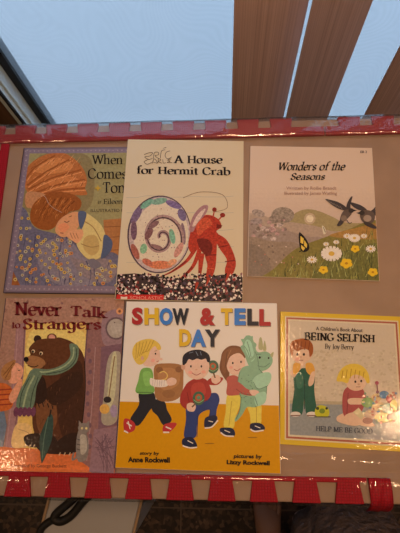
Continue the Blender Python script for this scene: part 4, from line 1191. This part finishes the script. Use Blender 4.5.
# standing child
A.mott = 0.06
AU = (148, 66, 26)
A.poly([(72, 210), (90, 196), (124, 196), (138, 214), (136, 262), (142, 332), (112, 336), (106, 280), (98, 336), (68, 332), (74, 260)], (40, 72, 52)); A.line([(106, 230), (106, 320)], 2.4, (24, 48, 36), False); A.poly([(80, 214), (98, 210), (100, 250), (84, 254)], (54, 88, 64))
A.poly([(110, 180), (130, 180), (138, 204), (126, 216), (112, 204)], (206, 128, 48)); A.poly([(126, 210), (138, 206), (134, 240), (122, 250), (118, 240)], SK); A.poly([(62, 208), (78, 190), (98, 172), (108, 182), (88, 204), (74, 222)], SK); A.poly([(72, 182), (92, 176), (90, 202), (72, 214)], (206, 128, 48))
A.poly([(66, 148), (76, 126), (112, 124), (130, 144), (122, 168), (96, 180), (74, 172)], SK); A.ell(84, 166, 8, 6, (212, 130, 100)); A.poly([(62, 146), (62, 120), (80, 106), (112, 104), (130, 120), (132, 146), (122, 160), (118, 140), (100, 136), (84, 142), (74, 138), (68, 158)], AU)
for k in range(5): A.line([(74 + 12 * k, 112), (70 + 12 * k, 138)], 2.4, (110, 44, 18), up=False)
A.up(); A.ell(84, 152, 3.4, 4.4, (40, 26, 20)); A.ell(104, 152, 3.4, 4.4, (40, 26, 20)); A.ell(94, 160, 4, 3.5, SK2); A.line([(88, 170), (102, 170)], 2, (130, 60, 44))
A.ell(78, 336, 16, 8, (206, 164, 138)); A.ell(128, 336, 16, 8, (206, 164, 138)); A.line([(64, 340), (92, 340)], 3, (110, 60, 44), False); A.line([(114, 340), (144, 340)], 3, (110, 60, 44), False)
# toy on the floor
A.poly([(140, 318), (152, 308), (172, 312), (182, 326), (178, 342), (150, 344), (138, 336)], (180, 150, 34)); A.ell(160, 326, 9, 8, (110, 110, 34)); A.ell(146, 318, 5, 5, (60, 56, 30)); A.ell(174, 318, 4, 4, (40, 34, 26)); A.line([(136, 344), (186, 344)], 3, (70, 60, 40), False)
# crouching child with toys
A.poly([(210, 340), (240, 330), (270, 344), (286, 362), (260, 372), (216, 362), (204, 352)], SK)
A.poly([(228, 262), (252, 248), (284, 258), (294, 290), (280, 330), (258, 348), (228, 342), (222, 300)], (156, 62, 54)); A.line([(240, 270), (236, 336)], 2.4, (116, 40, 38))
A.poly([(240, 290), (262, 286), (300, 290), (306, 304), (262, 306), (242, 304)], SK); A.poly([(230, 340), (262, 330), (300, 350), (322, 372), (284, 372), (244, 356)], SK); A.poly([(254, 330), (272, 316), (292, 340), (280, 352)], (190, 150, 104), False)
A.poly([(232, 232), (246, 216), (278, 214), (296, 232), (288, 256), (262, 264), (240, 254)], SK)
A.poly([(204, 232), (218, 198), (244, 182), (276, 184), (300, 206), (306, 236), (298, 240), (286, 222), (262, 214), (246, 224), (238, 240), (222, 236)], (208, 150, 50))
for k in range(6): A.line([(224 + 13 * k, 196 + abs(k - 2) * 3), (220 + 13 * k, 226)], 2.4, (166, 108, 28), up=False)
A.up(); A.ell(262, 236, 3.2, 4, (40, 26, 20)); A.ell(280, 234, 3.2, 4, (40, 26, 20)); A.ell(272, 244, 4, 3, SK2); A.line([(264, 252), (278, 252)], 2, (130, 60, 44))
for x, y, rx, ry, c in ((300, 300, 20, 16, (120, 130, 70)), (326, 286, 16, 14, (178, 130, 80)), (350, 276, 16, 12, (70, 90, 110)), (368, 288, 12, 14, (150, 60, 50)), (334, 316, 22, 18, (190, 140, 90)), (362, 318, 20, 16, (90, 110, 90)), (312, 336, 22, 16, (170, 120, 90)), (346, 346, 26, 16, (190, 150, 80)), (380, 310, 12, 20, (176, 140, 60)), (300, 356, 16, 10, (150, 90, 70)), (330, 268, 5, 5, (110, 60, 80)), (374, 346, 16, 14, (120, 80, 70))):
    A.ell(x, y, rx, ry, c, n=12)
A.line([(328, 242), (332, 284)], 4, (120, 60, 60), False); A.ell(328, 240, 6, 6, (150, 50, 60))
for k in range(50): A.ell(rr.uniform(286, 392), rr.uniform(270, 362), rr.uniform(2, 6), rr.uniform(2, 5), rr.choice([(196, 150, 96), (90, 66, 54), (120, 120, 90), (160, 80, 60), (100, 110, 120)]), n=7, up=False)
A.up(); A.mott = 0
A.clip = sv
b.finish_cover()
A.sans("A Children's Book About", (141, 66, 284, 78), (52, 32, 26), dy=6, bold=0.012)
A.serif('By Joy Berry', (168, 119, 258, 139), (52, 32, 26), dy=3, nib=0.15)
b.part('byline_lettering')
A.serif('BEING SELFISH', (105, 83, 322, 109), (30, 20, 18), dy=8, nib=0.22)
b.part('title_lettering')
A.serif('HELP ME BE GOOD', (141, 371, 315, 388), (70, 62, 64), dy=9, nib=0.18)
b.part('series_lettering')
# ------------------------------------------------------------------ under the table's near edge
# pale stool with a black strap lying looped on its seat
def Q(px, py, z): return P(px, py, z)
zs = 0.44
q = [Q(53, 482, zs), Q(146, 482, zs), Q(130, 548, zs), Q(36, 548, zs)]
cx = sum(p.x for p in q) / 4; cy = sum(p.y for p in q) / 4
st = thing('stool', 'pale grey plastic stool with a rimmed seat, below the near left table edge', 'stool', (cx, cy, 0), 0)
def inset(k): return [((p.x - cx) * k, (p.y - cy) * k) for p in q]
bm = bmesh.new(); prism(bm, inset(1.0), zs - 0.03, zs - 0.004); prism(bm, inset(0.96), zs - 0.005, zs)
o = link('seat', bm, M_stool, st)
bv = o.modifiers.new('soft', 'BEVEL'); bv.width = 0.004; bv.segments = 3
for p in inset(0.70):
    bm = bmesh.new(); prism(bm, [(p[0] - .018, p[1] - .018), (p[0] + .018, p[1] - .018), (p[0] + .018, p[1] + .018), (p[0] - .018, p[1] + .018)], 0, zs - 0.03)
    link('leg', bm, M_stool, st)
for i in (0, 1):
    bm = bmesh.new()
    a, c_ = (inset(1.0)[3], inset(1.0)[0]) if i == 0 else (inset(1.0)[1], inset(1.0)[2])
    tube(bm, [(a[0], a[1], zs - 0.001), (c_[0], c_[1], zs - 0.001)], 0.003)
    link('seat_rim', bm, M_beige, st)  # beige puts the warm light along the seat edges into the rim colour
bm = bmesh.new()
def Z(x, y): return (30 + x / 3.636, 490 + y / 3.636)
tube(bm, catmull([tuple(Q(*Z(x, y), zs + 0.0085)) for x, y in ((252, -10), (200, 34), (150, 92), (112, 114), (88, 104), (98, 84), (140, 48), (180, 10))], False, 8), 0.0085)
tube(bm, catmull([tuple(Q(*Z(x, y), zs + 0.0065)) for x, y in ((92, 104), (66, 118), (42, 140), (30, 176))], False, 8), 0.0075)
tag(link('strap', bm, M_black, None, True), 'black strap looped on the pale grey stool seat', 'strap')
# pale cord hanging to the floor
bm = bmesh.new()
tube(bm, catmull([tuple(Q(148, 494, 0.004)), tuple(Q(141, 510, 0.004)), tuple(Q(128, 534, 0.004)), tuple(Q(120, 560, 0.004))], False, 6), 0.003)
tag(link('cord', bm, M_beige, None, True), 'thin beige cord lying on the dark floor right of the stool', 'cord')

# person standing at the near edge: bare foot, pale garment over the other leg
M_skin = mat('skin', (0.21, 0.11, 0.07), 0.55)
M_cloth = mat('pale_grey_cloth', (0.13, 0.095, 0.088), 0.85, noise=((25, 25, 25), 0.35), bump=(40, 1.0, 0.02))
toe = Q(268, 488, 0.03); toe2 = Q(338, 497, 0.03)
per = thing('person', 'person standing at the near table edge, one bare foot and a pale grey garment showing', 'person', (toe.x + 0.09, toe.y - 0.20, 0))
px0 = per.location
def body():
    verts, edges, rad = [], [], []
    def add(p, r, parent=None):
        verts.append((p[0] - px0.x, p[1] - px0.y, p[2])); rad.append(r)
        if parent is not None: edges.append((parent, len(verts) - 1))
        return len(verts) - 1
    mx, my = toe.x + 0.09, toe.y - 0.30
    pel = add((mx, my - 0.06, 0.92), 0.13)
    for s, tp in ((-1, toe), (1, toe2)):
        ax, ay = tp.x + 0.005 * s, tp.y - 0.185
        hip = add((mx + 0.085 * s, my - 0.05, 0.86), 0.085, pel)
        kn = add((ax, ay + 0.03, 0.47), 0.055, hip)
        cf = add((ax, ay - 0.015, 0.32), 0.052, kn)
        an = add((ax, ay, 0.09), 0.034, cf)
        he = add((ax, ay - 0.035, 0.032), 0.030, an)
        mid = add((ax, ay + 0.07, 0.050), 0.036, an)
        ball = add((ax, ay + 0.115, 0.032), 0.036, mid)
        for k, (dx, dy, r) in enumerate(((-0.030, 0.182, 0.0125), (-0.010, 0.186, 0.0095), (0.008, 0.180, 0.009), (0.024, 0.172, 0.0085), (0.037, 0.160, 0.008))):
            j = add((ax - s * dx * 0.85, ay + dy - 0.048, 0.022), r * 1.15, ball)
            add((ax - s * dx, ay + dy, 0.014), r, j)
    wa = add((mx, my - 0.08, 1.02), 0.12, pel)
    me = bpy.data.meshes.new('body')
    me.from_pydata(verts, edges, [])
    o = bpy.data.objects.new('body', me); C.objects.link(o); o.parent = per
    sk = o.modifiers.new('skin', 'SKIN'); sk.use_smooth_shade = True
    for i, v in enumerate(me.skin_vertices[0].data): v.radius = (rad[i], rad[i]); v.use_root = (i == 0)
    sb = o.modifiers.new('sub', 'SUBSURF'); sb.levels = 1; sb.render_levels = 2
    me.materials.append(M_skin)
    return mx, my
mx, my = body()
# garment: cloth from the waist, gathered over the right leg
hc = Q(348, 548, 0.26)
def gpt(a, v):
    w = v ** 0.8
    fl = 1 + (0.05 * math.sin(7 * a + 1) + 0.025 * math.sin(15 * a)) * v
    x = (mx + 0.02) * (1 - w) + hc.x * w; y = (my - 0.06) * (1 - w) + hc.y * w
    rx = (0.20 * (1 - w) + 0.125 * w) * fl; ry = (0.16 * (1 - w) + 0.125 * w) * fl
    return (x + rx * math.cos(a) - px0.x, y + ry * math.sin(a) - px0.y, 0.98 - 0.72 * v)
bm = bmesh.new()
n, m = 64, 16
ring = [[bm.verts.new(gpt(2 * math.pi * i / n, j / m)) for i in range(n)] for j in range(m + 1)]
for a, c_ in zip(ring, ring[1:]):
    for i in range(n): bm.faces.new((a[i], a[(i + 1) % n], c_[(i + 1) % n], c_[i]))
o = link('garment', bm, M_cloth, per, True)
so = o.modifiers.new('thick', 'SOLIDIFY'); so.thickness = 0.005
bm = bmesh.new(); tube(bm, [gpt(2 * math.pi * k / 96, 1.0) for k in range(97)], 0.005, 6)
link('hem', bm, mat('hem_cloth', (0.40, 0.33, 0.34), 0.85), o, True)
# fine thread lying on the first book
bm = bmesh.new()
tube(bm, catmull([tuple(P(x, y, TOP + 0.0083)) for x, y in ((43, 195), (46, 198), (49, 204), (55, 209), (62, 212.5))], False, 6), 0.0004, 5)
tag(link('thread', bm, mat('pale_thread', (0.6, 0.5, 0.4), 0.7), None, True), 'fine pale thread lying across the hair on the lavender bordered book', 'thread')
